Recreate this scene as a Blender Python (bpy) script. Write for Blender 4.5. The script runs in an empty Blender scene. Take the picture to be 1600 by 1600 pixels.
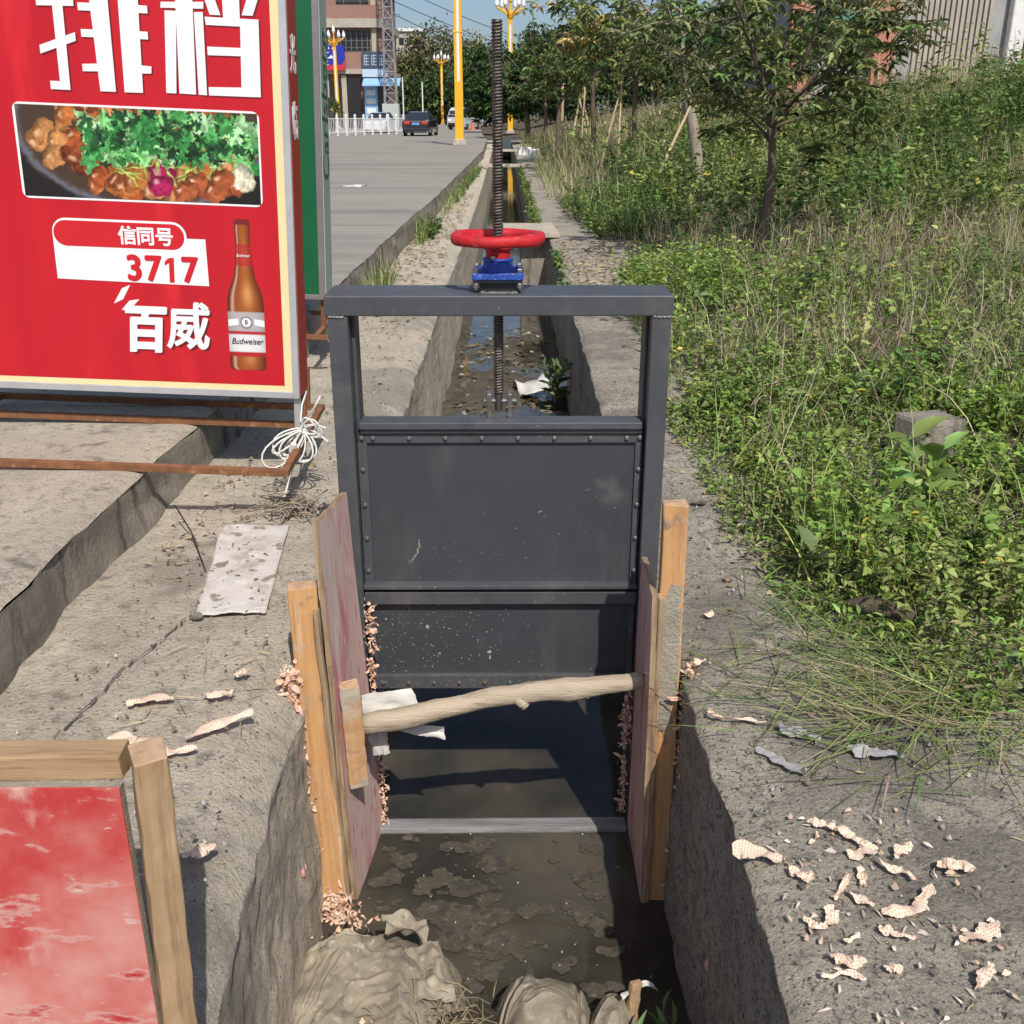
import bpy, bmesh, math, random
import numpy as np
from mathutils import Vector, Matrix, Euler

# ------------------------------------------------------------------ camera, sky, sun, exposure
SC = bpy.context.scene
COL = SC.collection
random.seed(7)
RNG = np.random.default_rng(7)

cam_data = bpy.data.cameras.new("camera")
cam = bpy.data.objects.new("camera", cam_data)
COL.objects.link(cam)
cam.location = (0, 0, 1.5)                       # eye 1.5 m above the concrete ledge
cam.rotation_euler = (math.radians(90 - 21.15), 0, math.radians(-0.267))
cam_data.sensor_width = 36
cam_data.lens = 36
cam_data.clip_start = 0.05
cam_data.clip_end = 3000
SC.camera = cam

LIGHT_DIR = Vector((-0.12, 0.41, -0.53)).normalized()
world = bpy.data.worlds.new("World")
SC.world = world
world.use_nodes = True
wn = world.node_tree
sky = wn.nodes.new("ShaderNodeTexSky")
sky.sky_type = 'NISHITA'
sky.sun_disc = False
sky.sun_elevation = math.asin(-LIGHT_DIR.z)
sky.sun_rotation = math.atan2(-LIGHT_DIR.x, -LIGHT_DIR.y)
sky.air_density = 0.9
sky.dust_density = 2.2
sky.ozone_density = 3.4
bg = wn.nodes["Background"]
wn.links.new(sky.outputs[0], bg.inputs[0])
bg.inputs[1].default_value = 0.122

sun_data = bpy.data.lights.new("sun", 'SUN')
sun_data.energy = 4.5
sun_data.angle = math.radians(0.55)
sun_data.color = (1.0, 0.945, 0.86)
sun = bpy.data.objects.new("sun", sun_data)
COL.objects.link(sun)
sun.location = (3, -9, 14)
sun.rotation_euler = LIGHT_DIR.to_track_quat('-Z', 'Y').to_euler()

SC.view_settings.view_transform = 'Standard'
SC.view_settings.look = 'None'
SC.view_settings.exposure = 0.0
SC.view_settings.gamma = 1.0
SC.view_settings.use_curve_mapping = False
SC.cycles.use_denoising = True
SC.cycles.max_bounces = 8
SC.cycles.transparent_max_bounces = 8

# ------------------------------------------------------------------ noise
def _h(ix, iy, s):
    n = (ix.astype(np.int64) * 374761393 + iy.astype(np.int64) * 668265263 + s * 144269504) & 0x7fffffff
    n = ((n ^ (n >> 13)) * 1274126177) & 0x7fffffff
    return ((n ^ (n >> 16)) & 0xffff) / 65535.0

def vn(x, y, s=0):
    x = np.asarray(x, float); y = np.asarray(y, float)
    ix = np.floor(x); iy = np.floor(y); fx = x - ix; fy = y - iy
    fx = fx * fx * (3 - 2 * fx); fy = fy * fy * (3 - 2 * fy)
    a = _h(ix, iy, s); b = _h(ix + 1, iy, s); c = _h(ix, iy + 1, s); d = _h(ix + 1, iy + 1, s)
    return (a + (b - a) * fx) * (1 - fy) + (c + (d - c) * fx) * fy - 0.5

def fbm(x, y, s=0, o=4, g=0.5):
    t = 0; a = 1.0
    for k in range(o):
        t = t + a * vn(np.asarray(x) * 2 ** k, np.asarray(y) * 2 ** k, s + 17 * k); a *= g
    return t

# ------------------------------------------------------------------ mesh helpers
def tag(o, label=None, cat=None, group=None, kind=None):
    if label: o["label"] = label
    if cat: o["category"] = cat
    if group: o["group"] = group
    if kind: o["kind"] = kind
    return o

def thing(name, label, cat, loc=(0, 0, 0), rot=(0, 0, 0), group=None):
    o = bpy.data.objects.new(name, None)
    o.empty_display_size = 0.05
    COL.objects.link(o); o.location = loc; o.rotation_euler = rot
    return tag(o, label, cat, group)

def link(name, me, m, parent=None, smooth=False, bevel=0.0):
    o = bpy.data.objects.new(name, me)
    COL.objects.link(o)
    if m is not None and not me.materials: me.materials.append(m)
    if parent is not None: o.parent = parent
    if smooth:
        me.polygons.foreach_set("use_smooth", np.ones(len(me.polygons), bool))
    if bevel:
        b = o.modifiers.new("bevel", 'BEVEL'); b.width = bevel; b.segments = 2
        b.limit_method = 'ANGLE'; b.angle_limit = math.radians(40)
    return o

def np_mesh(name, V, faces, colors=None):
    """V (n,3); faces: list of int arrays (m,k)"""
    me = bpy.data.meshes.new(name)
    V = np.asarray(V, np.float32)
    me.vertices.add(len(V)); me.vertices.foreach_set("co", V.ravel())
    loops = np.concatenate([np.asarray(f).ravel() for f in faces]).astype(np.int32)
    cnt = np.concatenate([np.full(len(f), np.asarray(f).shape[1]) for f in faces]).astype(np.int32)
    st = np.concatenate([[0], np.cumsum(cnt)[:-1]]).astype(np.int32)
    me.loops.add(len(loops)); me.loops.foreach_set("vertex_index", loops)
    me.polygons.add(len(cnt)); me.polygons.foreach_set("loop_start", st)
    me.polygons.foreach_set("loop_total", cnt)
    if colors is not None:
        a = me.color_attributes.new("tint", 'FLOAT_COLOR', 'POINT')
        c = np.ones((len(V), 4), np.float32); c[:, :3] = colors
        a.data.foreach_set("color", c.ravel())
    me.update(calc_edges=True); me.validate()
    return me

def grid_mesh(name, X, Y, Z, colors=None, wrap=False):
    n, m = X.shape
    V = np.stack([X.ravel(), Y.ravel(), Z.ravel()], 1)
    i = np.arange(n * m).reshape(n, m)
    q = np.stack([i[:-1, :-1].ravel(), i[1:, :-1].ravel(), i[1:, 1:].ravel(), i[:-1, 1:].ravel()], 1)
    return np_mesh(name, V, [q], None if colors is None else colors.reshape(-1, 3))

class MB:
    def __init__(s): s.v = []; s.f = []
    def add(s, vs, fs, M=None):
        b = len(s.v)
        s.v += [tuple(M @ Vector(v)) if M is not None else tuple(v) for v in vs]
        s.f += [tuple(b + i for i in f) for f in fs]
        return s
    def box(s, x0, x1, y0, y1, z0, z1, M=None):
        vs = [(x0, y0, z0), (x1, y0, z0), (x1, y1, z0), (x0, y1, z0), (x0, y0, z1), (x1, y0, z1), (x1, y1, z1), (x0, y1, z1)]
        return s.add(vs, [(0, 3, 2, 1), (4, 5, 6, 7), (0, 1, 5, 4), (1, 2, 6, 5), (2, 3, 7, 6), (3, 0, 4, 7)], M)
    def tube(s, pts, rads, n=8, cap=True):
        pts = [Vector(p) for p in pts]
        if not hasattr(rads, '__len__'): rads = [rads] * len(pts)
        b = len(s.v); up = None
        for k, p in enumerate(pts):
            d = (pts[min(k + 1, len(pts) - 1)] - pts[max(k - 1, 0)])
            d = d.normalized() if d.length > 1e-9 else Vector((0, 0, 1))
            if up is None:
                up = Vector((1, 0, 0)) if abs(d.x) < 0.8 else Vector((0, 1, 0))
            u = (up - d * up.dot(d)).normalized(); w = d.cross(u); up = u
            for j in range(n):
                a = 2 * math.pi * j / n
                s.v.append(tuple(p + (u * math.cos(a) + w * math.sin(a)) * rads[k]))
        for k in range(len(pts) - 1):
            for j in range(n):
                j2 = (j + 1) % n
                s.f.append((b + k * n + j, b + k * n + j2, b + (k + 1) * n + j2, b + (k + 1) * n + j))
        if cap:
            s.f.append(tuple(b + j for j in reversed(range(n))))
            e = b + (len(pts) - 1) * n
            s.f.append(tuple(e + j for j in range(n)))
        return s
    def lathe(s, prof, n=24, M=None):
        b = len(s.v)
        vs = []; fs = []
        for r, z in prof:
            for j in range(n):
                a = 2 * math.pi * j / n
                vs.append((r * math.cos(a), r * math.sin(a), z))
        for k in range(len(prof) - 1):
            for j in range(n):
                j2 = (j + 1) % n
                fs.append((k * n + j, k * n + j2, (k + 1) * n + j2, (k + 1) * n + j))
        fs.append(tuple(reversed(range(n)))); fs.append(tuple((len(prof) - 1) * n + j for j in range(n)))
        return s.add(vs, fs, M)
    def prism(s, poly, y0, y1, M=None):
        """poly in (x,z), extruded along y"""
        n = len(poly)
        vs = [(x, y0, z) for x, z in poly] + [(x, y1, z) for x, z in poly]
        fs = [tuple(range(n)), tuple(reversed(range(n, 2 * n)))]
        fs += [(i, i + n, (i + 1) % n + n, (i + 1) % n) for i in range(n)]
        return s.add(vs, fs, M)
    def mesh(s, name):
        me = bpy.data.meshes.new(name); me.from_pydata(s.v, [], s.f); me.update()
        bm = bmesh.new(); bm.from_mesh(me); bmesh.ops.recalc_face_normals(bm, faces=bm.faces); bm.to_mesh(me); bm.free()
        return me
    def build(s, name, m, parent=None, smooth=False, bevel=0.0):
        return link(name, s.mesh(name), m, parent, smooth, bevel)

def copy_tree(o, parent=None):
    c = o.copy(); COL.objects.link(c); c.parent = parent
    for ch in list(o.children): copy_tree(ch, c)
    return c

def text_obj(body, size, name, m, parent, loc, rot=(math.pi / 2, 0, 0), bold=0.0, sx=1.0, shear=0.0, align='CENTER'):
    cu = bpy.data.curves.new("lettering", 'FONT'); cu.body = body; cu.size = size
    cu.offset = bold * size; cu.extrude = 0.0006; cu.align_x = align; cu.align_y = 'CENTER'; cu.shear = shear
    to = bpy.data.objects.new("lettering", cu); COL.objects.link(to)
    dg = bpy.context.evaluated_depsgraph_get()
    me = bpy.data.meshes.new_from_object(to.evaluated_get(dg))
    bpy.data.objects.remove(to); bpy.data.curves.remove(cu)
    me.materials.clear()
    if sx != 1.0: me.transform(Matrix.Diagonal((sx, 1, 1, 1)))
    o = link(name, me, m, parent); o.location = loc; o.rotation_euler = rot
    return o

# ------------------------------------------------------------------ materials
MATS = {}
def mat(name, c, c2=None, sc=4.0, rough=0.7, bump=0.0, bsc=80.0, metal=0.0, layers=(), stretch=(1, 1, 1), spec=0.5, coat=0.0, bdist=0.02, rlo=None):
    """base colour noise between c and c2, then layers (colour, scale, lo, hi, stretch) keyed on noise"""
    if name in MATS: return MATS[name]
    m = bpy.data.materials.new(name); m.use_nodes = True
    nt = m.node_tree; N = nt.nodes; L = nt.links
    b = N["Principled BSDF"]
    b.inputs["Roughness"].default_value = rough; b.inputs["Metallic"].default_value = metal
    b.inputs["Specular IOR Level"].default_value = spec
    b.inputs["Coat Weight"].default_value = coat
    tc = N.new("ShaderNodeTexCoord")
    def noise(scale, st=(1, 1, 1), detail=6, rg=0.6):
        mp = N.new("ShaderNodeMapping"); mp.inputs["Scale"].default_value = st
        L.new(tc.outputs["Object"], mp.inputs["Vector"])
        t = N.new("ShaderNodeTexNoise"); t.inputs["Scale"].default_value = scale
        t.inputs["Detail"].default_value = detail; t.inputs["Roughness"].default_value = rg
        L.new(mp.outputs[0], t.inputs["Vector"]); return t.outputs["Fac"]
    def ramp(fac, lo, hi):
        r = N.new("ShaderNodeMapRange"); r.inputs["From Min"].default_value = lo; r.inputs["From Max"].default_value = hi
        r.interpolation_type = 'SMOOTHSTEP'; L.new(fac, r.inputs["Value"]); return r.outputs[0]
    def mix(fac, a, bcol):
        x = N.new("ShaderNodeMix"); x.data_type = 'RGBA'; L.new(fac, x.inputs[0])
        if isinstance(a, tuple): x.inputs[6].default_value = (*a, 1)
        else: L.new(a, x.inputs[6])
        x.inputs[7].default_value = (*bcol, 1); return x.outputs[2]
    cur = tuple(c)
    if c2 is not None: cur = mix(ramp(noise(sc, stretch), 0.32, 0.68), cur, c2)
    for ly in layers:
        col, s, lo, hi = ly[:4]; st = ly[4] if len(ly) > 4 else (1, 1, 1)
        cur = mix(ramp(noise(s, st), lo, hi), cur, col)
    if isinstance(cur, tuple): b.inputs["Base Color"].default_value = (*cur, 1)
    else: L.new(cur, b.inputs["Base Color"])
    if rlo is not None:
        r = N.new("ShaderNodeMapRange"); L.new(noise(sc * 2.3), r.inputs["Value"])
        r.inputs["From Min"].default_value = 0.3; r.inputs["From Max"].default_value = 0.7
        r.inputs["To Min"].default_value = rlo; r.inputs["To Max"].default_value = rough
        L.new(r.outputs[0], b.inputs["Roughness"])
    if bump:
        bp = N.new("ShaderNodeBump"); bp.inputs["Strength"].default_value = bump; bp.inputs["Distance"].default_value = bdist
        L.new(noise(bsc, stretch, 8, 0.7), bp.inputs["Height"]); L.new(bp.outputs[0], b.inputs["Normal"])
    MATS[name] = m
    return m

def leaf_mat(name, trans=0.3, rough=0.5, spec=0.35):
    m = bpy.data.materials.new(name); m.use_nodes = True
    nt = m.node_tree; N = nt.nodes; L = nt.links
    b = N["Principled BSDF"]; b.inputs["Roughness"].default_value = rough; b.inputs["Specular IOR Level"].default_value = spec
    at = N.new("ShaderNodeAttribute"); at.attribute_name = "tint"
    L.new(at.outputs["Color"], b.inputs["Base Color"])
    if trans:
        tr = N.new("ShaderNodeBsdfTranslucent"); L.new(at.outputs["Color"], tr.inputs["Color"])
        mx = N.new("ShaderNodeMixShader"); mx.inputs[0].default_value = trans
        L.new(b.outputs[0], mx.inputs[1]); L.new(tr.outputs[0], mx.inputs[2])
        L.new(mx.outputs[0], N["Material Output"].inputs["Surface"])
    MATS[name] = m
    return m

def add_stain(m, spots, col, wob=.22):
    """damp marks with a shape of their own: noisy blobs round given places"""
    nt = m.node_tree; N = nt.nodes; L = nt.links; b = N["Principled BSDF"]
    cur = b.inputs["Base Color"].links[0].from_socket
    tc = N.new("ShaderNodeTexCoord"); no = N.new("ShaderNodeTexNoise"); no.inputs["Scale"].default_value = 5; no.inputs["Detail"].default_value = 6; L.new(tc.outputs["Object"], no.inputs["Vector"])
    for (x, y, r, k) in spots:
        mp = N.new("ShaderNodeMapping"); mp.inputs["Location"].default_value = (-x, -y * k, 0); mp.inputs["Scale"].default_value = (1, k, 0); L.new(tc.outputs["Object"], mp.inputs[0])
        ln = N.new("ShaderNodeVectorMath"); ln.operation = 'LENGTH'; L.new(mp.outputs[0], ln.inputs[0])
        ad = N.new("ShaderNodeMath"); ad.operation = 'MULTIPLY_ADD'; L.new(no.outputs["Fac"], ad.inputs[0]); ad.inputs[1].default_value = wob * 4; L.new(ln.outputs["Value"], ad.inputs[2])
        r_ = N.new("ShaderNodeMapRange"); r_.inputs["From Min"].default_value = r + wob * 2 + .07; r_.inputs["From Max"].default_value = r + wob * 2 - .07; r_.inputs["To Max"].default_value = .6; L.new(ad.outputs[0], r_.inputs["Value"])
        mx = N.new("ShaderNodeMix"); mx.data_type = 'RGBA'; L.new(r_.outputs[0], mx.inputs[0]); L.new(cur, mx.inputs[6]); mx.inputs[7].default_value = (*col, 1); cur = mx.outputs[2]
    L.new(cur, b.inputs["Base Color"])

LEAF = leaf_mat("leaf", 0.28)
DRY = leaf_mat("dry_blade", 0.2, 0.8, 0.1)
PRINT = leaf_mat("print", 0.0, 0.35, 0.4)

CONC_LAYERS = [((0.36, 0.32, 0.26), 1.3, 0.55, 0.78), ((0.66, 0.585, 0.465), 3.1, 0.50, 0.75), ((0.40, 0.355, 0.29), 22, 0.50, 0.66), ((0.22, 0.20, 0.165), 90, 0.57, 0.66),
               ((0.64, 0.58, 0.48), 170, 0.56, 0.66), ((0.24, 0.215, 0.175), 7, 0.58, 0.72)]
m_conc = mat("concrete_ledge", (0.60, 0.525, 0.415), (0.50, 0.44, 0.35), 2.2, 0.9, 0.85, 70, layers=CONC_LAYERS, bdist=0.03, spec=0.2)
m_concr = mat("shaded_damp_concrete_ledge", (0.44, 0.39, 0.31), (0.33, 0.295, 0.24), 1.7, 0.9, 0.75, 75,  # right-side concrete: damp and dirt, plus shade put into the colour
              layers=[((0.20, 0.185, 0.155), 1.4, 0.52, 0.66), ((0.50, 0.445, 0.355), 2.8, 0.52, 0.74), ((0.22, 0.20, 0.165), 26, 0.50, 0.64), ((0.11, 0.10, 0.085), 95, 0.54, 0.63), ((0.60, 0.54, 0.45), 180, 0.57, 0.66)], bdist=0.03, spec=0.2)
add_stain(m_conc, [(-.72, 5.9, .22, .35), (-.80, 8.2, .2, .4), (-1.1, 3.3, .16, .8), (-.68, 1.55, .12, .6)], (.27, .24, .195))
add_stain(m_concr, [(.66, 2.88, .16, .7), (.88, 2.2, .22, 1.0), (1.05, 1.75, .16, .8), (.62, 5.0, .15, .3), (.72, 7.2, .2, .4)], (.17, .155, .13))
m_road = mat("road_concrete", (0.30, 0.275, 0.24), (0.25, 0.23, 0.205), 1.2, 0.85, 0.5, 22, stretch=(0.25, 2.5, 1),
             layers=[((0.21, 0.195, 0.175), 0.5, 0.48, 0.7, (0.3, 2.2, 1)), ((0.35, 0.325, 0.28), 3.0, 0.55, 0.75, (0.15, 3, 1)), ((0.18, 0.165, 0.15), 40, 0.62, 0.72)], bdist=0.015, spec=0.25)
m_kerb = mat("kerb_concrete", (0.36, 0.32, 0.26), (0.25, 0.225, 0.185), 5, 0.92, 0.9, 45, layers=[((0.10, 0.09, 0.075), 9, 0.5, 0.7, (1, 1, 0.2))], bdist=0.03, spec=0.2)
m_soil = mat("soil", (0.13, 0.105, 0.07), (0.08, 0.068, 0.045), 6, 0.95, 0.8, 40, layers=[((0.22, 0.18, 0.11), 14, 0.55, 0.75)], spec=0.1)
m_mud = mat("mud", (0.115, 0.095, 0.068), (0.07, 0.058, 0.042), 5, 0.62, 0.9, 45, layers=[((0.17, 0.145, 0.105), 20, 0.55, 0.75)], spec=0.4, bdist=0.03)
m_frame = mat("grey_gate_paint", (0.056, 0.059, 0.066), (0.072, 0.075, 0.082), 3, 0.55, 0.15, 260, layers=[((0.115, 0.113, 0.108), 4.5, 0.54, 0.78), ((0.082, 0.084, 0.088), 26, 0.52, 0.70), ((0.055, 0.057, 0.062), 7, .56, .70), ((0.24, 0.225, 0.20), 60, 0.66, 0.74), ((.20, .11, .06), 16, .70, .76)], bdist=0.003, rlo=0.38)
m_panel = mat("grey_panel_paint", (0.044, 0.047, 0.054), (0.053, 0.056, 0.064), 2, 0.48, 0.1, 180, layers=[((0.072, 0.073, 0.074), 2.6, 0.54, 0.82), ((0.065, 0.067, 0.071), 9, .54, .72, (1, 1, .3)), ((0.10, 0.099, 0.095), 5, .60, .78), ((0.12, 0.115, 0.105), 3.1, .64, .76, (1, 1, .55)), ((.17, .10, .06), 22, .72, .77)], bdist=0.003, rlo=.36)
m_splash = mat("dried_splash", (0.46, 0.44, 0.37), (0.3, 0.29, 0.25), 90, 0.9)
m_weld = mat("bright_weld", (0.4, 0.4, 0.4), None, rough=0.35, metal=0.8, bump=0.5, bsc=300)
m_bolt = mat("zinc_bolt", (0.42, 0.42, 0.41), (0.3, 0.29, 0.27), 60, 0.35, metal=0.9)
m_screw = mat("greased_steel", (0.17, 0.145, 0.125), (0.09, 0.08, 0.075), 40, 0.42, metal=0.75, bump=0.3, bsc=160, layers=[((.06, .05, .042), 25, .52, .66), ((.16, .085, .05), 60, .62, .70)])
m_redp = mat("red_enamel", (0.56, 0.014, 0.02), (0.46, 0.011, 0.016), 30, 0.55, 0.6, 60, coat=0.0, bdist=0.006, layers=[((0.22, 0.025, 0.022), 35, 0.60, 0.72), ((0.55, 0.12, 0.11), 18, 0.60, 0.72), ((.18, .12, .10), 110, .66, .70)])
m_bluep = mat("blue_enamel", (0.012, 0.045, 0.31), (0.02, 0.08, 0.40), 40, 0.55, 0.6, 70, coat=0.0, bdist=0.006, layers=[((0.22, 0.27, 0.38), 45, 0.58, 0.70), ((.03, .04, .09), 30, .60, .72), ((.35, .34, .32), 120, .66, .70)])
WOODL = [((0.38, 0.205, 0.10), 7, 0.5, 0.66, (9, 9, 0.55)), ((0.64, 0.44, 0.26), 5, 0.52, 0.75, (7, 7, 0.4)), ((0.33, 0.285, 0.22), 5, 0.55, 0.70), ((.25, .14, .07), 3.2, .62, .72, (4, 4, 1.5)), ((.40, .34, .26), 40, .58, .68), ((.22, .17, .12), 12, .58, .70), ((.46, .40, .31), 9, .60, .68)]
m_wood = mat("orange_pine", (0.56, 0.315, 0.14), (0.48, 0.255, 0.105), 6, 0.75, 0.35, 30, layers=WOODL, stretch=(6, 6, 0.4), spec=0.25, bdist=0.006)
m_wood2 = mat("weathered_pine", (0.40, 0.27, 0.155), (0.32, 0.215, 0.12), 6, 0.8, 0.35, 30, layers=[((0.24, 0.155, 0.085), 7, 0.5, 0.68, (9, 9, 0.5)), ((0.45, 0.33, 0.21), 5, 0.55, 0.75, (6, 6, 0.4))], stretch=(6, 6, 0.4), spec=0.2, bdist=0.006)
m_endg = mat("sawn_end", (0.55, 0.37, 0.24), (0.42, 0.26, 0.15), 40, 0.9, 0.4, 80)
m_stained = mat("cement_stained_pine", (0.52, 0.31, 0.15), (0.44, 0.25, 0.12), 6, 0.85, 0.5, 40, layers=[((0.42, 0.365, 0.28), 7, 0.47, 0.56), ((0.30, 0.26, 0.20), 11, 0.56, 0.70)], stretch=(6, 6, 0.4), bdist=0.008)
m_cement = mat("cement_smear", (0.42, 0.375, 0.30), (0.34, 0.30, 0.24), 12, 0.9, 0.8, 70)
m_ply = mat("pink_faced_ply", (0.62, 0.37, 0.34), (0.58, 0.45, 0.39), 3.2, 0.7, 0.25, 40, layers=[((0.52, 0.20, 0.215), 5, 0.49, 0.68, (1, 2.2, 0.6)), ((0.64, 0.57, 0.49), 4, 0.54, 0.70, (1, 2, .5)), ((0.41, 0.11, 0.145), 24, 0.57, 0.70, (1, 1.5, 0.3)), ((0.68, 0.60, 0.52), 30, 0.58, 0.70, (1, 2, .4)), ((.30, .26, .21), 6, .64, .72)], spec=0.3, bdist=0.005)
m_plyedge = mat("ply_edge", (0.50, 0.37, 0.23), (0.26, 0.16, 0.09), 5, 0.9, 0.5, 60, stretch=(26, 1.2, 1.2))
m_plyred = mat("red_faced_ply", (0.46, 0.035, 0.035), (0.58, 0.27, 0.23), 3.0, 0.6, 0.2, 40, layers=[((0.60, 0.40, 0.35), 14, 0.56, 0.62, (.5, 1, 1.4)), ((0.62, 0.40, 0.34), 4.5, 0.54, 0.66, (1, 1, 0.7)), ((0.42, 0.02, 0.025), 14, 0.56, 0.7, (0.5, 1, 1.4)), ((0.60, 0.45, 0.38), 38, 0.62, 0.72, (0.4, 1, 1))], bdist=0.005)
m_log = mat("peeled_log", (0.52, 0.43, 0.32), (0.40, 0.325, 0.235), 4, 0.8, 0.8, 24, stretch=(0.5, 7, 7), layers=[((0.24, 0.185, 0.125), 5, 0.58, 0.72, (0.5, 9, 9)), ((0.57, 0.48, 0.36), 6, 0.56, 0.74, (0.5, 6, 6)), ((0.15, 0.11, 0.08), 9, 0.68, 0.76)], bdist=0.01)
m_rust = mat("rusty_iron", (0.24, 0.10, 0.04), (0.15, 0.065, 0.03), 14, 0.85, 0.5, 90, layers=[((0.35, 0.17, 0.07), 30, 0.56, 0.72)], bdist=0.004)
m_alu = mat("aluminium_trim", (0.62, 0.63, 0.65), (0.54, 0.55, 0.57), 8, 0.4, metal=0.55)
m_cable = mat("white_cable", (0.74, 0.73, 0.69), (0.62, 0.6, 0.55), 30, 0.45)
m_paper = mat("stained_paper", (0.58, 0.54, 0.50), (0.49, 0.455, 0.41), 6, 0.9, 0.6, 30, layers=[((0.40, 0.36, 0.30), 8, 0.50, 0.66), ((0.60, 0.57, 0.53), 30, 0.54, 0.64), ((0.24, 0.215, 0.17), 15, 0.60, 0.635), ((.33, .29, .23), 3.2, .56, .70)], bdist=0.01, spec=0.1)
m_sack = mat("muddy_sackcloth", (0.34, 0.295, 0.22), (0.25, 0.218, 0.165), 4, 0.92, 0.45, 240, layers=[((0.17, 0.15, 0.115), 3.5, 0.50, 0.66), ((0.48, 0.425, 0.325), 6, 0.52, 0.72), ((0.13, 0.115, 0.088), 11, 0.56, 0.70), ((.42, .37, .285), 40, .55, .70)], bdist=0.012, spec=0.15)
m_bark = mat("bark", (0.17, 0.135, 0.10), (0.11, 0.085, 0.062), 8, 0.9, 0.8, 40, stretch=(4, 4, 0.6), bdist=0.02, spec=0.15)
m_stake = mat("bamboo_stake", (0.46, 0.36, 0.20), (0.36, 0.27, 0.15), 8, 0.7, stretch=(4, 4, 0.5))
m_yel = mat("yellow_lamp_paint", (0.80, 0.43, 0.025), (0.74, 0.39, 0.02), 2, 0.4)
m_white = mat("white_paint", (0.78, 0.78, 0.76), (0.68, 0.68, 0.66), 6, 0.5)
m_bulb = mat("frosted_globe", (0.82, 0.81, 0.78), None, rough=0.25)
m_black = mat("black_rubber", (0.02, 0.02, 0.02), None, rough=0.7)
m_glass = mat("car_glass", (0.025, 0.03, 0.035), None, rough=0.06, spec=0.8)
m_carblack = mat("black_car_paint", (0.012, 0.014, 0.02), None, rough=0.18, coat=1.0)
m_carwhite = mat("white_car_paint", (0.72, 0.73, 0.74), None, rough=0.25, coat=0.7)
m_vansilver = mat("silver_van_paint", (0.55, 0.56, 0.57), (0.5, 0.51, 0.52), 3, rough=0.3, coat=0.6)
m_tail = mat("tail_lamp", (0.5, 0.05, 0.04), None, rough=0.15, coat=0.5)
m_plate = mat("blue_plate", (0.15, 0.27, 0.55), None, rough=0.4)
m_chrome = mat("chrome", (0.6, 0.6, 0.6), None, rough=0.15, metal=1.0)
m_cone = mat("cone_orange", (0.75, 0.14, 0.04), None, rough=0.5)

# ------------------------------------------------------------------ the setting
def smooth01(a, b, x):
    t = np.clip((np.asarray(x, float) - a) / (b - a), 0, 1); return t * t * (3 - 2 * t)

def y_rows(y0=-0.6, y1=70.0):
    r = list(np.arange(y0, 5.0, 0.017)); d = 0.017
    while r[-1] < y1:
        d *= 1.035; r.append(r[-1] + d)
    return np.array(r)

ROWS = y_rows()
def road_z(y): return 0.22 + 0.08 * smooth01(5.0, 9.0, y)
def kerb_x(y): return np.interp(y, [-3, 3.4, 5, 9, 17, 40, 60, 90], [-1.43, -1.42, -1.38, -1.30, -1.17, -0.90, -1.1, -2.2])

def channel_wall(name, side, edge_fn, outer_fn, m, seed):
    """ledge top, worn arris and the wall face down into the water, in one sheet"""
    tl = np.concatenate([[0, .003, .006, .010, .015, .021, .028], np.arange(.036, .30, .012), np.linspace(.30, 1.0, 36)])
    dw = np.concatenate([[.003, .007, .012, .018, .026], np.arange(.036, .5, .014), np.linspace(.5, 1.12, 26)])
    y = ROWS
    e = edge_fn(y)
    chip = np.clip(fbm(y * 3.1, y * 0 + 2.7, seed, 4) + 0.35, 0, 2)
    big = np.clip(fbm(y * 0.9, y * 0 + 8.1, seed + 5, 3), 0, 1)
    e = e + side * (0.010 * fbm(y * 7, y * 0, seed + 1, 4) + 0.012 * fbm(y * 1.2, y * 0 + 4, seed + 2, 3))
    T = tl[::-1][None, :]; Y1 = np.repeat(y[:, None], len(tl), 1)
    wid = (outer_fn(y) - e) * side
    tt = np.where(T > .3, .3 + (T - .3) / .7 * (np.maximum(wid, .4)[:, None] - .3), T)
    X1 = e[:, None] + side * tt
    worn = (0.055 * (1 - smooth01(2.5, 3.0, y)) + 0.03) * (side < 0)
    rnd = (0.010 + 0.030 * chip + 0.05 * big + worn)[:, None]
    Z1 = -rnd * np.exp(-tt / (0.012 + 0.6 * rnd)) + 0.012 * fbm(X1 * 3, Y1 * 3, seed + 3, 3) + 0.007 * fbm(X1 * 14, Y1 * 14, seed + 4, 3) + 0.0025 * fbm(X1 * 30, Y1 * 30, seed + 9, 2) + 0.010 * fbm(X1 * 30, Y1 * 30, seed + 10, 3) * np.exp(-tt / .07)
    D = dw[None, :]; Y2 = np.repeat(y[:, None], len(dw), 1)
    pits = np.clip(fbm(Y2 * 4.0, D * 3.0 + 3, seed + 6, 4) - 0.12, 0, 1)
    ridge = np.abs(fbm(Y2 * 1.6 + D * 0.7, D * 2.2, seed + 12, 4))
    X2 = e[:, None] + side * (0.028 * pits * smooth01(0, .06, D) + 0.016 * fbm(Y2 * 2.2, D * 2.2, seed + 7, 3) * smooth01(0, .08, D) + 0.009 * fbm(Y2 * 13, D * 13, seed + 8, 4, .6) + 0.004 * np.clip(0.03 - ridge, 0, 1) / 0.03) - side * (0.045 if side < 0 else .01) * smooth01(.1, 1.0, D)
    Z2 = -D - rnd + 0 * Y2
    X = np.concatenate([X1, X2], 1); Yg = np.concatenate([Y1, Y2], 1); Z = np.concatenate([Z1, Z2], 1)
    me = grid_mesh(name, X, Yg, Z)
    bm = bmesh.new(); bm.from_mesh(me); bmesh.ops.recalc_face_normals(bm, faces=bm.faces)
    bm.to_mesh(me); bm.free()
    return tag(link(name, me, m, None, True), kind="structure")

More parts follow.
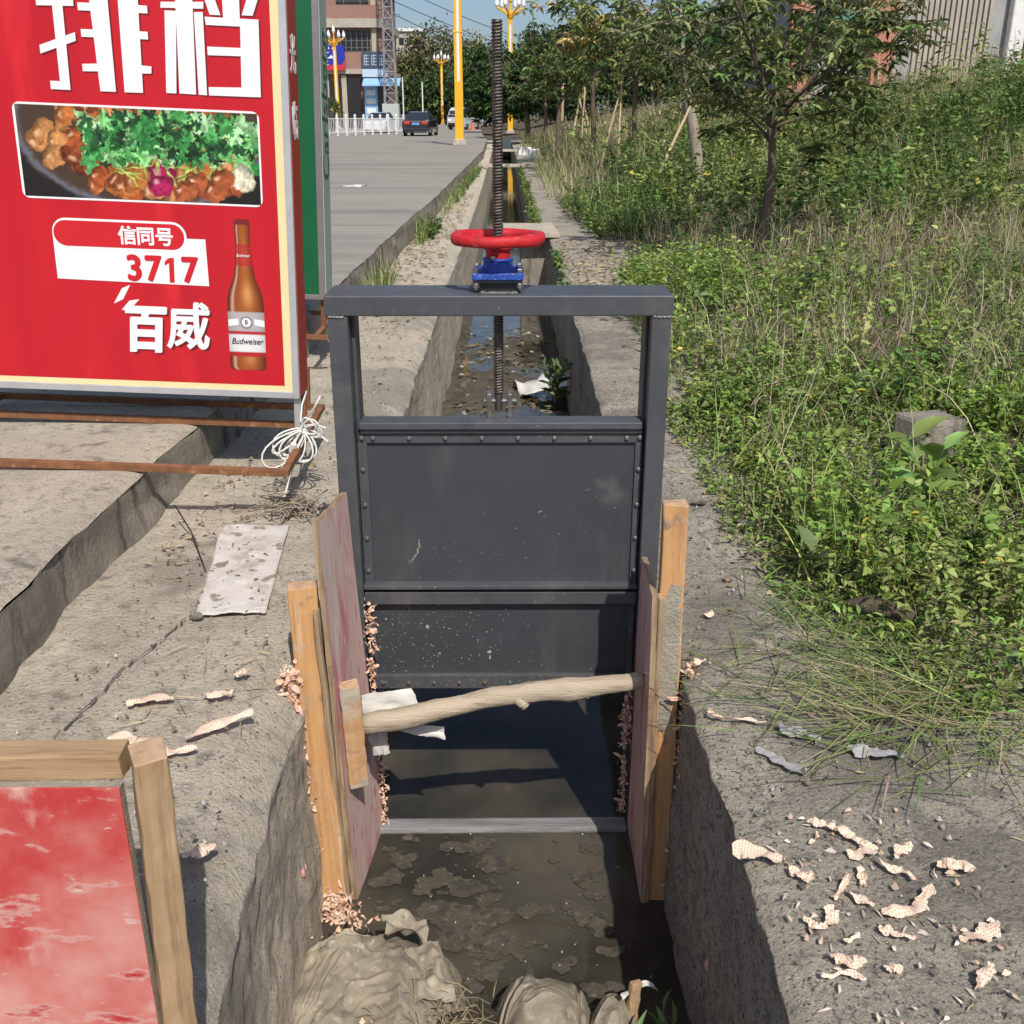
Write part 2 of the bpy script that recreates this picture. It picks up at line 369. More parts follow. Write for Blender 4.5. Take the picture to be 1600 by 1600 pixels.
LEFT_EDGE = lambda y: np.interp(y, [-1, 1.4, 2.2, 4, 20, 40, 70], [-.55, -.555, -.60, -.585, -.57, -.63, -.8])
RIGHT_EDGE = lambda y: np.interp(y, [-1, 1.4, 5, 13.9, 14.3, 20, 40, 70], [.505, .505, .525, .56, .42, .41, .38, .25])
channel_wall("channel_wall_left", -1, LEFT_EDGE, lambda y: kerb_x(y) - 0.12, m_conc, 3)
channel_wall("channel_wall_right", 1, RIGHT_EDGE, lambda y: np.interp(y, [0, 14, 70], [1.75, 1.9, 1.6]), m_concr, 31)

# road slab and its broken kerb face
ry = np.concatenate([np.arange(-3, 12, .12), np.arange(12, 60, .6), np.linspace(60, 210, 60)])
rx = np.concatenate([[0, .01, .03, .06, .1], np.linspace(.2, 3, 22), np.linspace(3.6, 46, 30)])
wob = 0.03 * fbm(ry * 1.5, ry * 0, 60, 4) + 0.012 * fbm(ry * 9, ry * 0, 61, 2)
RX = (kerb_x(ry) + wob)[:, None] - rx[None, :] - np.clip(ry - 95, 0, None)[:, None] ** 1.5 * 0.012
RY = np.repeat(ry[:, None], len(rx), 1)
RZ = road_z(RY) - 0.02 * np.exp(-rx / .03)[None, :] + 0.008 * fbm(RX, RY, 62, 3) * (1 - smooth01(20, 40, RY))
ks = int(np.searchsorted(ry, 6.6))
o = link("pavement", grid_mesh("pavement", RX[:ks + 1], RY[:ks + 1], RZ[:ks + 1]), m_conc, None, True); tag(o, kind="structure")
o = link("road", grid_mesh("road", RX[ks:], RY[ks:], RZ[ks:]), m_road, None, True); tag(o, kind="structure")
kd = np.linspace(0, 0.42, 16)
KX = np.repeat((kerb_x(ry) + wob)[:, None], len(kd), 1) + 0.025 * fbm(RY[:, :1] * 3 + 0 * kd, kd[None, :] * 9 + 0 * RY[:, :1], 63, 3) + 0.06 * kd[None, :]
KZ = (road_z(ry) - 0.02)[:, None] - kd[None, :]
o = link("kerb", grid_mesh("kerb", KX, np.repeat(ry[:, None], len(kd), 1), KZ), m_kerb, None, True); tag(o, kind="structure")
# road joints: shallow dark grooves between cast slabs
m_joint = mat("tarred_joint", (0.07, 0.066, 0.06), None, rough=0.9)
for yy in (7.2, 12.4, 17.6, 22.8, 28.0, 33.2, 38.4, 43.6, 48.8):
    x1 = float(kerb_x(yy)) - 0.05
    g = MB(); n = 14
    for k in range(n):
        a = x1 - k * 1.2; bb = a - 1.2; dz = float(road_z(yy)) + 0.0045
        w1 = 0.006 + 0.012 * random.random()
        g.add([(a, yy - w1, dz), (a, yy + w1, dz), (bb, yy + w1, dz), (bb, yy - w1, dz)], [(0, 1, 2, 3)])
    tag(g.build("road_joint", m_joint), kind="structure")

# mud bed of the channel
my = np.concatenate([np.arange(.2, 5, .03), np.arange(5, 14, .045), np.linspace(14, 70, 120)])
mx = np.linspace(-.95, .85, 60)
MX, MY = np.meshgrid(mx, my)
isl = smooth01(7.6, 8.7, MY) * (1 - smooth01(10.9, 12.4, MY)) * (0.55 + 0.45 * smooth01(.35, -.1, MX))
near = smooth01(3.02, 3.25, MY) * (1 - smooth01(3.5, 4.0, MY)) * 0.55
heap = (1 - smooth01(1.75, 2.4, MY))
MZ = -.905 + .098 * isl + .055 * near + .15 * heap + 0.075 * fbm(MX * 2.2, MY * 1.6, 70, 4) + 0.028 * fbm(MX * 11, MY * 11, 71, 3) * (isl + .4)
tag(link("channel_bed", grid_mesh("channel_bed", MX, MY, MZ), m_mud, None, True), kind="structure")

# water: turbid, mirror-like skin
m_water = bpy.data.materials.new("murky_water"); m_water.use_nodes = True
nt = m_water.node_tree; b = nt.nodes["Principled BSDF"]
b.inputs["Roughness"].default_value = 0.035; b.inputs["IOR"].default_value = 1.33
tc = nt.nodes.new("ShaderNodeTexCoord")
def _wn(scale, det, col1, col2, lo, hi):
    t = nt.nodes.new("ShaderNodeTexNoise"); t.inputs["Scale"].default_value = scale; t.inputs["Detail"].default_value = det
    nt.links.new(tc.outputs["Object"], t.inputs["Vector"])
    r = nt.nodes.new("ShaderNodeValToRGB"); r.color_ramp.elements[0].position = lo; r.color_ramp.elements[1].position = hi
    r.color_ramp.elements[0].color = (*col1, 1); r.color_ramp.elements[1].color = (*col2, 1)
    nt.links.new(t.outputs["Fac"], r.inputs[0]); return t, r
t1, r1 = _wn(2.2, 7, (0.028, 0.026, 0.019), (0.082, 0.073, 0.053), .38, .66)
nt.links.new(r1.outputs[0], b.inputs["Base Color"])
bp = nt.nodes.new("ShaderNodeBump"); bp.inputs["Strength"].default_value = 0.05; bp.inputs["Distance"].default_value = 0.02
t2 = nt.nodes.new("ShaderNodeTexNoise"); t2.inputs["Scale"].default_value = 9; t2.inputs["Detail"].default_value = 3
nt.links.new(tc.outputs["Object"], t2.inputs["Vector"]); nt.links.new(t2.outputs["Fac"], bp.inputs["Height"]); nt.links.new(bp.outputs[0], b.inputs["Normal"])
g = MB(); g.add([(-.95, .1, -.83), (.95, .1, -.83), (.95, 75, -.83), (-.95, 75, -.83)], [(0, 1, 2, 3)])
tag(g.build("channel_water", m_water), kind="structure")

# bank to the right of the ledge, rising to the building plots
def veg_edge(y): return np.interp(y, [0, 2.2, 2.8, 3.3, 3.9, 5.7, 8, 10, 10.6, 13, 13.6, 17, 20, 40, 70], [1.5, 1.35, 1.12, .93, .97, .93, .98, 1.15, 1.5, 1.6, 1.1, 1.0, .86, .9, .8])
def bank_z(x, y):
    d = np.clip(np.asarray(x) - 1.25, 0, None)
    rise = (0.035 + 0.165 * smooth01(7, 24, y)) * d
    return np.minimum(rise, 2.3 + 0.02 * d) + 0.03 * fbm(np.asarray(x) * .9, np.asarray(y) * .9, 80, 3) * smooth01(0, 1, d)
bx = np.concatenate([np.linspace(1.1, 6, 60), np.linspace(6.3, 60, 60)]); by = np.concatenate([np.linspace(-3, 20, 120), np.linspace(20.5, 220, 90)])
BX, BY = np.meshgrid(bx, by)
BZ = bank_z(BX, BY) - 0.035 - 0.25 * smooth01(1.5, 1.1, BX) * 0
tag(link("bank", grid_mesh("bank", BX, BY, BZ), m_soil, None, True), kind="structure")

# wide ground out to the horizon (left of and beyond the road, beyond the bank)
g = MB()
g.add([(-1.6, -40, .12), (-1.6, 215, .12), (-1500, 215, .12), (-1500, -40, .12)], [(0, 1, 2, 3)])
g.add([(59, -40, 1.0), (1500, -40, 1.0), (1500, 215, 1.0), (59, 215, 1.0)], [(0, 1, 2, 3)])
g.add([(-1500, 215, .12), (1500, 215, .12), (1500, 2600, .12), (-1500, 2600, .12)], [(0, 1, 2, 3)])
g.add([(-1.6, 72, .12), (1.2, 72, .12), (1.2, 215, .12), (-1.6, 215, .12)], [(0, 1, 2, 3)])
g.add([(-1.45, -40, .05), (1.4, -40, .05), (1.4, -.55, .05), (-1.45, -.55, .05)], [(0, 1, 2, 3)])
g.add([(1.4, -40, .05), (59, -40, .05), (59, -2.9, .05), (1.4, -2.9, .05)], [(0, 1, 2, 3)])
tag(g.build("ground", m_soil), kind="structure")

# abutment, cover slab and planks over the far channel
g = MB(); g.box(.18, .60, 14.0, 14.6, -1.0, -.005)
tag(g.build("abutment_block", m_kerb, bevel=.02), "pale concrete abutment block narrowing the drain behind the handwheel", "block")
g = MB(); g.box(.38, 1.10, 13.75, 15.1, .012, .075, Matrix.Rotation(.03, 4, 'Z'))
tag(g.build("cover_slab", m_conc, bevel=.01), "flat concrete cover slab at the drain edge right of the red handwheel", "slab")
for k, (yy, w_, z_) in enumerate(((33.0, .35, .03), (47.0, .5, .05))):
    g = MB(); g.box(-.75, .75, yy, yy + w_, z_, z_ + .09)
    tag(g.build("footbridge_slab", m_conc, bevel=.01), ["narrow concrete slab bridging the drain, nearer of two", "concrete slab bridging the drain, farther of two under the dark trees"][k], "slab", "slabs bridging the drain")
for k, (xx, yy) in enumerate(((.72, 44.0), (1.0, 41.5))):
    g = MB(); g.box(-.28, .28, -.2, .2, 0, .32); g.v = [(x * (1.1 - z * .5) + .04 * math.sin(9 * y), y, z) for x, y, z in g.v]
    o = g.build("white_block", m_white, bevel=.03); o.location = (xx, yy, .0); o.rotation_euler = (0, 0, .3 + k)
    tag(o, ["small white painted block on the far ledge, left of two", "small white painted block on the far ledge, right of two"][k], "block", "white blocks on the far ledge")

# ------------------------------------------------------------------ sluice gate
def wp(o, p):
    """parent o (built in world coordinates) to p without moving it"""
    o.parent = p
    o.matrix_parent_inverse = (Matrix.Translation(p.location) @ p.rotation_euler.to_matrix().to_4x4()).inverted()
    return o

gate = thing("sluice_gate", "dark grey steel sluice gate with red handwheel standing across the drain", "sluice gate", (-.022, 3.08, -.9))
def gp(mb, name, m, bevel=0.0, smooth=False, parent=None):
    o = mb.build(name, m, None, smooth, bevel)
    if parent is not None:
        o.parent = parent            # the wheel itself sits at the world origin
        return o
    return wp(o, gate)

g = MB(); g.box(-.535, .486, 3.0, 3.205, .953, 1.013); beam = gp(g, "top_beam", m_frame, .004)
g = MB(); g.box(-.526, -.468, 3.0, 3.15, -.9, .951); g.box(-.468, -.456, 3.06, 3.15, -.9, .951); gp(g, "post", m_frame, .003)
g = MB(); g.box(.424, .482, 3.0, 3.15, -.9, .951); g.box(.414, .424, 3.06, 3.15, -.9, .951); gp(g, "post", m_frame, .003)
g = MB(); g.box(-.4555, .4135, 3.020, 3.10, .602, .624); g.box(-.455, .413, 3.030, 3.0395, .5865, .6018); cap = gp(g, "gate_cap", m_frame, .003)
g = MB(); g.box(-.466, .420, 3.050, 3.058, -.315, .600); panel = gp(g, "gate_panel", m_panel)
for nm, bb in (("bolt_strip", (-.464, .418, 3.040, 3.0495, .553, .586)), ("edge_strip", (-.466, -.436, 3.0405, 3.0495, .060, .5525)), ("edge_strip", (.398, .420, 3.0405, 3.0495, .060, .5525)),
               ("edge_strip", (-.466, -.440, 3.0405, 3.0495, -.262, .0045)), ("edge_strip", (.402, .420, 3.0405, 3.0495, -.262, .0045)),
               ("stiffener", (-.467, .421, 3.012, 3.0495, .064, .078)), ("stiffener", (-.467, .421, 3.022, 3.0495, .006, .050)), ("bottom_strip", (-.465, .419, 3.030, 3.0495, -.315, -.264))):
    g = MB(); g.box(*bb); gp(g, nm, m_frame, .002)
bolts = [(-.416 + k * .1123, 3.038, .570) for k in range(8)]
bolts += [(-.451, 3.038, z) for z in (.571, .468, .350, .236, .122)] + [(.410, 3.038, z) for z in (.571, .468, .350, .236, .122)]
bolts += [(-.42 + k * .0855, 3.028, -.290) for k in range(10)] + [(-.453, 3.038, -.10), (.411, 3.038, -.10)]
hexm = MB(); hexm.lathe([(.0085, 0), (.0085, .0015), (.0066, .0016), (.0066, .0052), (.0052, .006)], 6, Matrix.Rotation(math.pi / 2, 4, 'X'))
hme = hexm.mesh("bolt")
m_bolt2 = mat("painted_bolt", (0.10, 0.102, 0.105), (0.16, 0.155, 0.145), 70, 0.4, metal=0.3)
hme.materials.append(m_bolt2)
for p in bolts:
    o = link("bolt", hme, None); o.location = p; wp(o, gate)

# dried splashes and scratches on the plate
V = []; Fq = []
def speck(x, z, a, l, w, y=3.0494):
    c, s_ = math.cos(a), math.sin(a); b0 = len(V); n = 7
    for k in range(n):
        t = 2 * math.pi * k / n; r = 0.7 + 0.5 * random.random()
        u, v_ = l * .5 * math.cos(t) * r, w * .5 * math.sin(t) * r
        V.append((x + u * c - v_ * s_, y, z + u * s_ + v_ * c))
    Fq.append(tuple(b0 + k for k in range(n)))
for k in range(210):
    x = -.43 + abs(random.gauss(0, .28)); z = random.uniform(-.26, 0.0)
    if x < .39: speck(x, z, random.uniform(0, 3.1), random.choice((.002, .003, .004, .006)), random.choice((.0015, .002, .003)))
for k in range(46):
    t = random.random(); x = .37 - .62 * t + random.gauss(0, .07); z = .43 - .36 * t + random.gauss(0, .05)
    if -.42 < x < .39 and .085 < z < .54: speck(x, z, .55 + random.gauss(0, .12), random.choice((.003, .006, .010, .018)), random.choice((.0008, .0012, .002)))
for (x, z, l, w) in ((-.268, -.09, .012, .016), (-.062, -.185, .016, .014), (-.06, -.205, .006, .02), (-.405, -.06, .006, .01), (-.23, -.19, .01, .006)): speck(x, z, 0, l, w)
for k in range(26): speck(-.318 + .0012 * k + random.gauss(0, .003) + .012 * math.sin(k * .12), .145 + .0030 * k, 1.1 + random.gauss(0, .2), random.choice((.005, .009, .014)), random.choice((.001, .002, .003)))
for k in range(60): speck(random.uniform(-.45, .38), random.uniform(-.31, -.268), random.uniform(0, 3), .004, .002, 3.0294)
me = bpy.data.meshes.new("dried_splash"); me.from_pydata(V, [], Fq); me.update()
o = link("dried_splash", me, m_splash); tag(o, kind="stuff"); wp(o, gate)
# weld beads
for (xa, xb, yy, zz) in ((-.522, -.478, 2.999, .9515), (.428, .48, 2.999, .9515), (-.078, .03, 3.045, 1.0145)):
    g = MB(); pts = [(xa + (xb - xa) * k / 12, yy, zz + .0012 * math.sin(k * 2.3)) for k in range(13)]
    g.tube(pts, [.0032 + .0012 * math.sin(k * 1.9) for k in range(13)], 6); gp(g, "weld_bead", m_weld, 0, True)

# threaded stem
SX, SY = -.027, 3.105
pitch = .0086; nz = int((1.750 - .640) / (pitch / 6)); n = 20
zz = .640 + np.arange(nz) * pitch / 6; aa = np.arange(n + 1) * 2 * np.pi / n
ZZ, AA = np.meshgrid(zz, aa, indexing='ij')
ph = (ZZ / pitch - AA / (2 * np.pi)) % 1.0
RR = np.where(ph < .30, .0128, np.where(ph < .45, .0128 + (ph - .30) / .15 * .0034, np.where(ph < .82, .0162, .0162 - (ph - .82) / .18 * .0034)))
RR = np.where(ZZ < .70, .0125, RR); RR[-1] = 0.0005; RR[0] = .0005; ZZ[-1] = ZZ[-2]; ZZ[0] = ZZ[1]
me = grid_mesh("stem", SX + RR * np.cos(AA), SY + RR * np.sin(AA), ZZ)
bm = bmesh.new(); bm.from_mesh(me); bmesh.ops.remove_doubles(bm, verts=bm.verts, dist=1e-5); bmesh.ops.recalc_face_normals(bm, faces=bm.faces); bm.to_mesh(me); bm.free()
stem = wp(link("stem", me, m_screw), gate)

# handwheel: rim, three spokes, hub
n, k_ = 56, 12
TA, TB = np.meshgrid(np.arange(n + 1) * 2 * np.pi / n, np.arange(k_ + 1) * 2 * np.pi / k_, indexing='ij')
sq = lambda c: np.sign(c) * np.abs(c) ** .7
R = .1215 + .0190 * sq(np.cos(TB)) + .0012 * np.sin(7 * TA); Zr = 1.164 + .0165 * sq(np.sin(TB)) + .0012 * np.sin(5 * TA + 1) + .0012 * np.sin(3 * TA)
me = grid_mesh("handwheel", SX + R * np.cos(TA), SY + R * np.sin(TA), Zr)
bm = bmesh.new(); bm.from_mesh(me); bmesh.ops.remove_doubles(bm, verts=bm.verts, dist=1e-5); bmesh.ops.recalc_face_normals(bm, faces=bm.faces); bm.to_mesh(me); bm.free()
wheel = wp(link("handwheel", me, m_redp, None, True), gate)
for a in (math.radians(20), math.radians(140), math.radians(260)):
    g = MB(); M_ = Matrix.Translation((SX, SY, 0)) @ Matrix.Rotation(a, 4, 'Z')
    g.add([(.020, -.020, 1.128), (.020, .020, 1.128), (.020, .020, 1.150), (.020, -.020, 1.150), (.070, -.015, 1.146), (.070, .015, 1.146), (.070, .015, 1.166), (.070, -.015, 1.166), (.120, -.017, 1.154), (.120, .017, 1.154), (.120, .017, 1.176), (.120, -.017, 1.176)],
          [(0, 1, 2, 3), (0, 4, 5, 1), (1, 5, 6, 2), (2, 6, 7, 3), (3, 7, 4, 0), (4, 8, 9, 5), (5, 9, 10, 6), (6, 10, 11, 7), (7, 11, 8, 4), (8, 11, 10, 9)], M_)
    gp(g, "spoke", m_redp, .004, True, wheel)
g = MB(); g.lathe([(.034, 1.100), (.037, 1.102), (.036, 1.128), (.046, 1.136), (.046, 1.150), (.030, 1.158), (.0175, 1.160)], 28, Matrix.Translation((SX, SY, 0))); gp(g, "hub", m_redp, .002, True, wheel)
g = MB(); g.lathe([(.0085, 0), (.0085, .012), (.006, .014)], 6, Matrix.Translation((SX - .014, SY - .034, 1.112)) @ Matrix.Rotation(math.pi / 2, 4, 'X')); gp(g, "set_screw", m_bolt, .001, False, wheel)
# blue bearing housing on its pedestal
g = MB(); g.lathe([(.056, 1.070), (.052, 1.080), (.044, 1.086), (.043, 1.098), (.0455, 1.100), (.0455, 1.108)], 28, Matrix.Translation((SX, SY, 0))); hous = gp(g, "bearing_housing", m_bluep, .002, True)
g = MB(); g.prism([(-.072, -.074), (.072, -.074), (.076, -.070), (.076, .070), (.072, .074), (-.072, .074), (-.076, .070), (-.076, -.070)], 0, .020, Matrix.Translation((SX, SY, 1.0715)) @ Matrix.Rotation(math.pi / 2, 4, 'X') @ Matrix.Rotation(math.pi, 4, 'X'))
fl = gp(g, "flange", m_bluep, .003)
g = MB(); g.box(SX - .060, SX + .060, SY - .006, SY + .006, 1.072, 1.085); g.box(SX - .006, SX + .006, SY - .060, SY + .060, 1.072, 1.085); gp(g, "rib", m_bluep, .003)
g = MB(); g.box(SX - .072, SX + .072, SY - .066, SY + .066, 1.042, 1.0505); gp(g, "mounting_plate", m_frame, .002)
g = MB(); g.box(SX - .054, SX + .058, SY - .050, SY + .050, 1.0135, 1.0415); gp(g, "pedestal", mat("dark_pedestal", (.02, .021, .023), None, rough=.4), .002)
for sx in (-1, 1):
    for sy in (-1, 1):
        g = MB(); M_ = Matrix.Translation((SX + sx * .064, SY + sy * .060, 0))
        g.lathe([(.0055, 1.022), (.0055, 1.074)], 8, M_); g.lathe([(.0105, 1.0725), (.0105, 1.082), (.008, 1.084)], 6, M_); g.lathe([(.0105, 1.0285), (.0105, 1.0415)], 6, M_)
        gp(g, "bolt", m_bolt, .0008)
# clevis and pin at the gate cap
for xx in (-.062, .002):
    g = MB(); g.prism([(xx, .6245), (xx + .013, .6245), (xx + .013, .700), (xx, .700)], 3.075, 3.13); gp(g, "clevis_plate", m_bolt, .002)
g = MB(); g.tube([(-.074, SY, .672), (.028, SY, .672)], .0075, 10); gp(g, "pin", m_bolt, .001)
g = MB(); g.box(-.455, .418, 2.925, 2.995, -.88, -.814)
g.v = [(x, y + .004 * math.sin(x * 31), z) for x, y, z in g.v]
gp(g, "sill", mat("silted_sill", (.26, .265, .265), (.15, .15, .145), 9, .5, .6, 50, stretch=(.4, 3, 3)), .012)

# ------------------------------------------------------------------ timbers around the gate
def lumber(name, label, p0, p1, w, d, m, twist=0.0, cat="timber", group=None, seg=14, endm=None):
    """plank from p0 (bottom) to p1 (top); w across x, d across y; sawn ends and slightly wavy edges"""
    p0, p1 = Vector(p0), Vector(p1); L_ = (p1 - p0).length
    prof = [(-w / 2 + .003, -d / 2), (w / 2 - .003, -d / 2), (w / 2, -d / 2 + .003), (w / 2, d / 2 - .003), (w / 2 - .003, d / 2), (-w / 2 + .003, d / 2), (-w / 2, d / 2 - .003), (-w / 2, -d / 2 + .003)]
    V = []; F_ = []
    s0 = random.random() * 50
    for k in range(seg + 1):
        z = L_ * k / seg
        for i, (x, y) in enumerate(prof):
            e = .0022 * math.sin(s0 + k * 1.7 + i * 2.1) + .0015 * math.sin(s0 + k * 4.1 + i)
            zz_ = z + (random.uniform(-.004, .004) if k in (0, seg) else 0)
            V.append((x * (1 + e / w), y * (1 + e / d), zz_))
    for k in range(seg):
        for i in range(8):
            j = (i + 1) % 8; F_.append((k * 8 + i, k * 8 + j, (k + 1) * 8 + j, (k + 1) * 8 + i))
    F_.append(tuple(reversed(range(8)))); F_.append(tuple(seg * 8 + i for i in range(8)))
    g = MB(); g.add(V, F_); o = g.build(name, m, None, False, .004)
    if endm: o.data.materials.append(endm); o.data.polygons[-1].material_index = 1
    zax = (p1 - p0).normalized(); xax = Vector((1, 0, 0)); xax = (xax - zax * xax.dot(zax)).normalized(); yax = zax.cross(xax)
    R_ = Matrix((xax, yax, zax)).transposed().to_4x4()
    o.matrix_world = Matrix.Translation(p0) @ R_ @ Matrix.Rotation(twist, 4, 'Z')
    if label: tag(o, label, cat, group)
    return o

lumber("timber_stud", "orange pine stud standing left of the gate against the drain wall", (-.551, 2.585, -.80), (-.582, 2.63, .262), .082, .055, m_wood, .12, endm=m_endg)
tall = lumber("timber_stud", "tall pine stud right of the gate, its middle smeared with cement", (.474, 2.62, -.86), (.463, 2.64, .505), .068, .052, m_wood, -.05, endm=m_endg)
# cement crust on the tall stud, in the stud's own frame
V = []; F_ = []; nn = 30
for k in range(nn + 1):
    z = .61 + .52 * k / nn
    l = -.0335 + .010 * max(0, math.sin(k * .9)) * (k < 12) + (.03 * (k - nn + 5) / 5 if k > nn - 5 else 0)
    r = .0285 - (.018 * abs(math.sin(k * .7)) if k < 9 else 0)
    if k < 5: l += .006 * (5 - k); r -= .004 * (5 - k)
    for t in range(7): V.append((l + (r - l) * t / 6, -.0268 - .0035 * random.random() * (0 < t < 6), z + random.uniform(-.004, .004)))
for k in range(nn):
    for t in range(6): F_.append((k * 7 + t, k * 7 + t + 1, (k + 1) * 7 + t + 1, (k + 1) * 7 + t))
g = MB(); g.add(V, F_); o = g.build("cement_crust", m_cement, tall, True)

def ply_sheet(name, label, c, thick, m, side, nseg=18, wav=.004, group=None):
    """c: four corners nt, nb, fb, ft (near/far, top/bottom); thickness to side*x; ragged outline"""
    nt_, nb_, fb_, ft_ = [Vector(q) for q in c]
    r_ = MB(); ny = 8
    front = []; back = []
    for k in range(nseg + 1):
        t = k / nseg
        for j in range(ny + 1):
            s_ = j / ny
            p = (nt_ * (1 - t) + nb_ * t) * (1 - s_) + (ft_ * (1 - t) + fb_ * t) * s_
            jit = Vector((0.0015 * math.sin(7 * t + 3 * s_), 0, 0))
            if j == 0: jit.y += wav * (random.random() - .5) * 2
            if k == 0: jit.z += wav * (random.random() - .5) * 2
            front.append(p + jit); back.append(p + jit + Vector((side * thick, 0, 0)))
    W_ = ny + 1
    fs = []
    for k in range(nseg):
        for j in range(ny):
            fs.append((k * W_ + j, k * W_ + j + 1, (k + 1) * W_ + j + 1, (k + 1) * W_ + j))
    face = MB(); face.add(front, fs)
    core = MB(); nF = len(front)
    inn = [p + Vector((side * .0006, 0, 0)) for p in front]
    fs2 = [tuple(nF + i for i in f) for f in fs]
    rim = [j for j in range(W_)] + [k * W_ + ny for k in range(1, nseg + 1)] + [nseg * W_ + j for j in range(ny - 1, -1, -1)] + [k * W_ for k in range(nseg - 1, 0, -1)]
    rimf = [(rim[i], rim[(i + 1) % len(rim)], nF + rim[(i + 1) % len(rim)], nF + rim[i]) for i in range(len(rim))]
    core.add(inn + back, fs2 + rimf)
    root = thing(name, label, "plywood", tuple(nb_), group=group)
    wp(face.build("faced_side", m), root)
    wp(core.build("edge_plies", m_plyedge), root)
    return root

ply_sheet("plywood_board", "weathered pink-faced plywood board wedged left of the grey gate", [(-.520, 2.60, .462), (-.480, 2.60, -.86), (-.436, 2.97, -.86), (-.496, 2.97, .418)], .017, m_ply, -1)
ply_sheet("plywood_board", "dark pink-faced plywood board wedged right of the grey gate", [(.402, 2.58, .25), (.420, 2.58, -.86), (.420, 2.97, -.86), (.424, 2.97, .20)], .017, m_ply, 1)
# second ply layer behind the left board edge, and a back board by the gate on the right
lumber("timber_cleat", "short cement-stained wooden block holding the log against the left plywood", (-.462, 2.655, -.43), (-.474, 2.655, -.075), .060, .045, m_stained, .3, endm=m_endg)
lumber("timber_batten", "thin dirty timber batten between the left stud and the pink board", (-.505, 2.592, -.84), (-.541, 2.592, .20), .016, .03, m_plyedge, 0)
lumber("timber_batten", "thin dirty timber batten between the right plywood and the tall stud", (.440, 2.60, -.85), (.431, 2.60, .24), .016, .03, m_plyedge, 0)

# the log strut
g = MB(); pts = []; rad = []
for k in range(31):
    t = k / 30; p = Vector((-.446, 2.70, -.246)).lerp(Vector((.412, 2.72, -.091)), t)
    p.z += .010 * math.sin(3.1 * t) - .006 * math.sin(9 * t) + .002 * math.sin(31 * t); p.y += .008 * math.sin(5 * t)
    r = .0335 - .005 * t + .003 * math.sin(11 * t) + .0035 * math.exp(-((t - .47) / .03) ** 2) + .006 * math.exp(-((t - .74) / .035) ** 2)
    pts.append(p); rad.append(r)
g.tube(pts, rad, 14)
g.v = [(x + random.gauss(0, .0006), y + random.gauss(0, .0008), z + random.gauss(0, .0008)) for x, y, z in g.v]
log = g.build("log_strut", m_log, None, True)
tag(log, "peeled pale log wedged across the drain between the two plywood boards", "log")
g = MB(); g.tube([(.03, 2.70, -.150), (.055, 2.690, -.178)], [.020, .014], 8); wp(g.build("knot", m_log, None, True), log)
g = MB(); g.tube([(.225, 2.715, -.115), (.25, 2.700, -.146)], [.022, .015], 8); wp(g.build("knot", m_log, None, True), log)

# scraps of white film behind the log
m_film = mat("white_film", (.62, .60, .56), (.52, .50, .46), 9, .45, .4, 25, bdist=.01)
def film(name, label, corners, m, n=(14, 9), amp=.012, seed=1, cat="film", thick=0.0, freq=4.0, octv=3):
    a, b_, c_, d_ = [np.array(q, float) for q in corners]
    U, W = np.meshgrid(np.linspace(0, 1, n[0]), np.linspace(0, 1, n[1]), indexing='ij')
    P = a * ((1 - U) * (1 - W))[..., None] + b_ * (U * (1 - W))[..., None] + c_ * (U * W)[..., None] + d_ * ((1 - U) * W)[..., None]
    nrm = np.cross(b_ - a, d_ - a); nrm = nrm / np.linalg.norm(nrm)
    P = P + nrm * (amp * fbm(U * freq + seed, W * freq, seed, octv))[..., None]
    ed = np.minimum(np.minimum(U, 1 - U), np.minimum(W, 1 - W))
    P = P + (np.where(ed < .001, 1, 0) * .006 * vn(U * 9, W * 9 + 3, seed))[..., None] * (b_ - a) / np.linalg.norm(b_ - a)
    o = link(name, grid_mesh(name, P[..., 0], P[..., 1], P[..., 2]), m, None, True)
    if thick:
        sd = o.modifiers.new("thick", 'SOLIDIFY'); sd.thickness = thick
    if label: tag(o, label, cat)
    return o
film("plastic_film", "crumpled white plastic film tucked behind the left end of the log", [(-.455, 2.76, -.175), (-.30, 2.78, -.165), (-.26, 2.77, -.255), (-.45, 2.75, -.27)], m_film, seed=4)
film("plastic_film", "white plastic flap hanging in a point below the log", [(-.40, 2.735, -.27), (-.20, 2.76, -.29), (-.20, 2.755, -.335), (-.30, 2.74, -.305)], m_film, seed=7)
film("plastic_film", "narrow white film strip hanging left under the log end", [(-.445, 2.765, -.28), (-.385, 2.765, -.275), (-.375, 2.76, -.39), (-.43, 2.76, -.40)], m_film, seed=9)

# peach perforated foam: crumbs in the gaps (uncountable) and loose scraps
m_peach = bpy.data.materials.new("peach_perforated_plastic"); m_peach.use_nodes = True
nt = m_peach.node_tree; b = nt.nodes["Principled BSDF"]; b.inputs["Roughness"].default_value = .7
tc = nt.nodes.new("ShaderNodeTexCoord"); vo = nt.nodes.new("ShaderNodeTexVoronoi"); vo.inputs["Scale"].default_value = 150; vo.inputs["Randomness"].default_value = .12
mp = nt.nodes.new("ShaderNodeMapping"); mp.inputs["Scale"].default_value = (1, 1, .02); nt.links.new(tc.outputs["Object"], mp.inputs[0]); nt.links.new(mp.outputs[0], vo.inputs["Vector"])
no = nt.nodes.new("ShaderNodeTexNoise"); no.inputs["Scale"].default_value = 18; nt.links.new(tc.outputs["Object"], no.inputs["Vector"])
r0 = nt.nodes.new("ShaderNodeValToRGB"); r0.color_ramp.elements[0].color = (.76, .55, .41, 1); r0.color_ramp.elements[1].color = (.70, .58, .46, 1); r0.color_ramp.elements[0].position = .4; r0.color_ramp.elements[1].position = .62
nt.links.new(no.outputs["Fac"], r0.inputs[0])
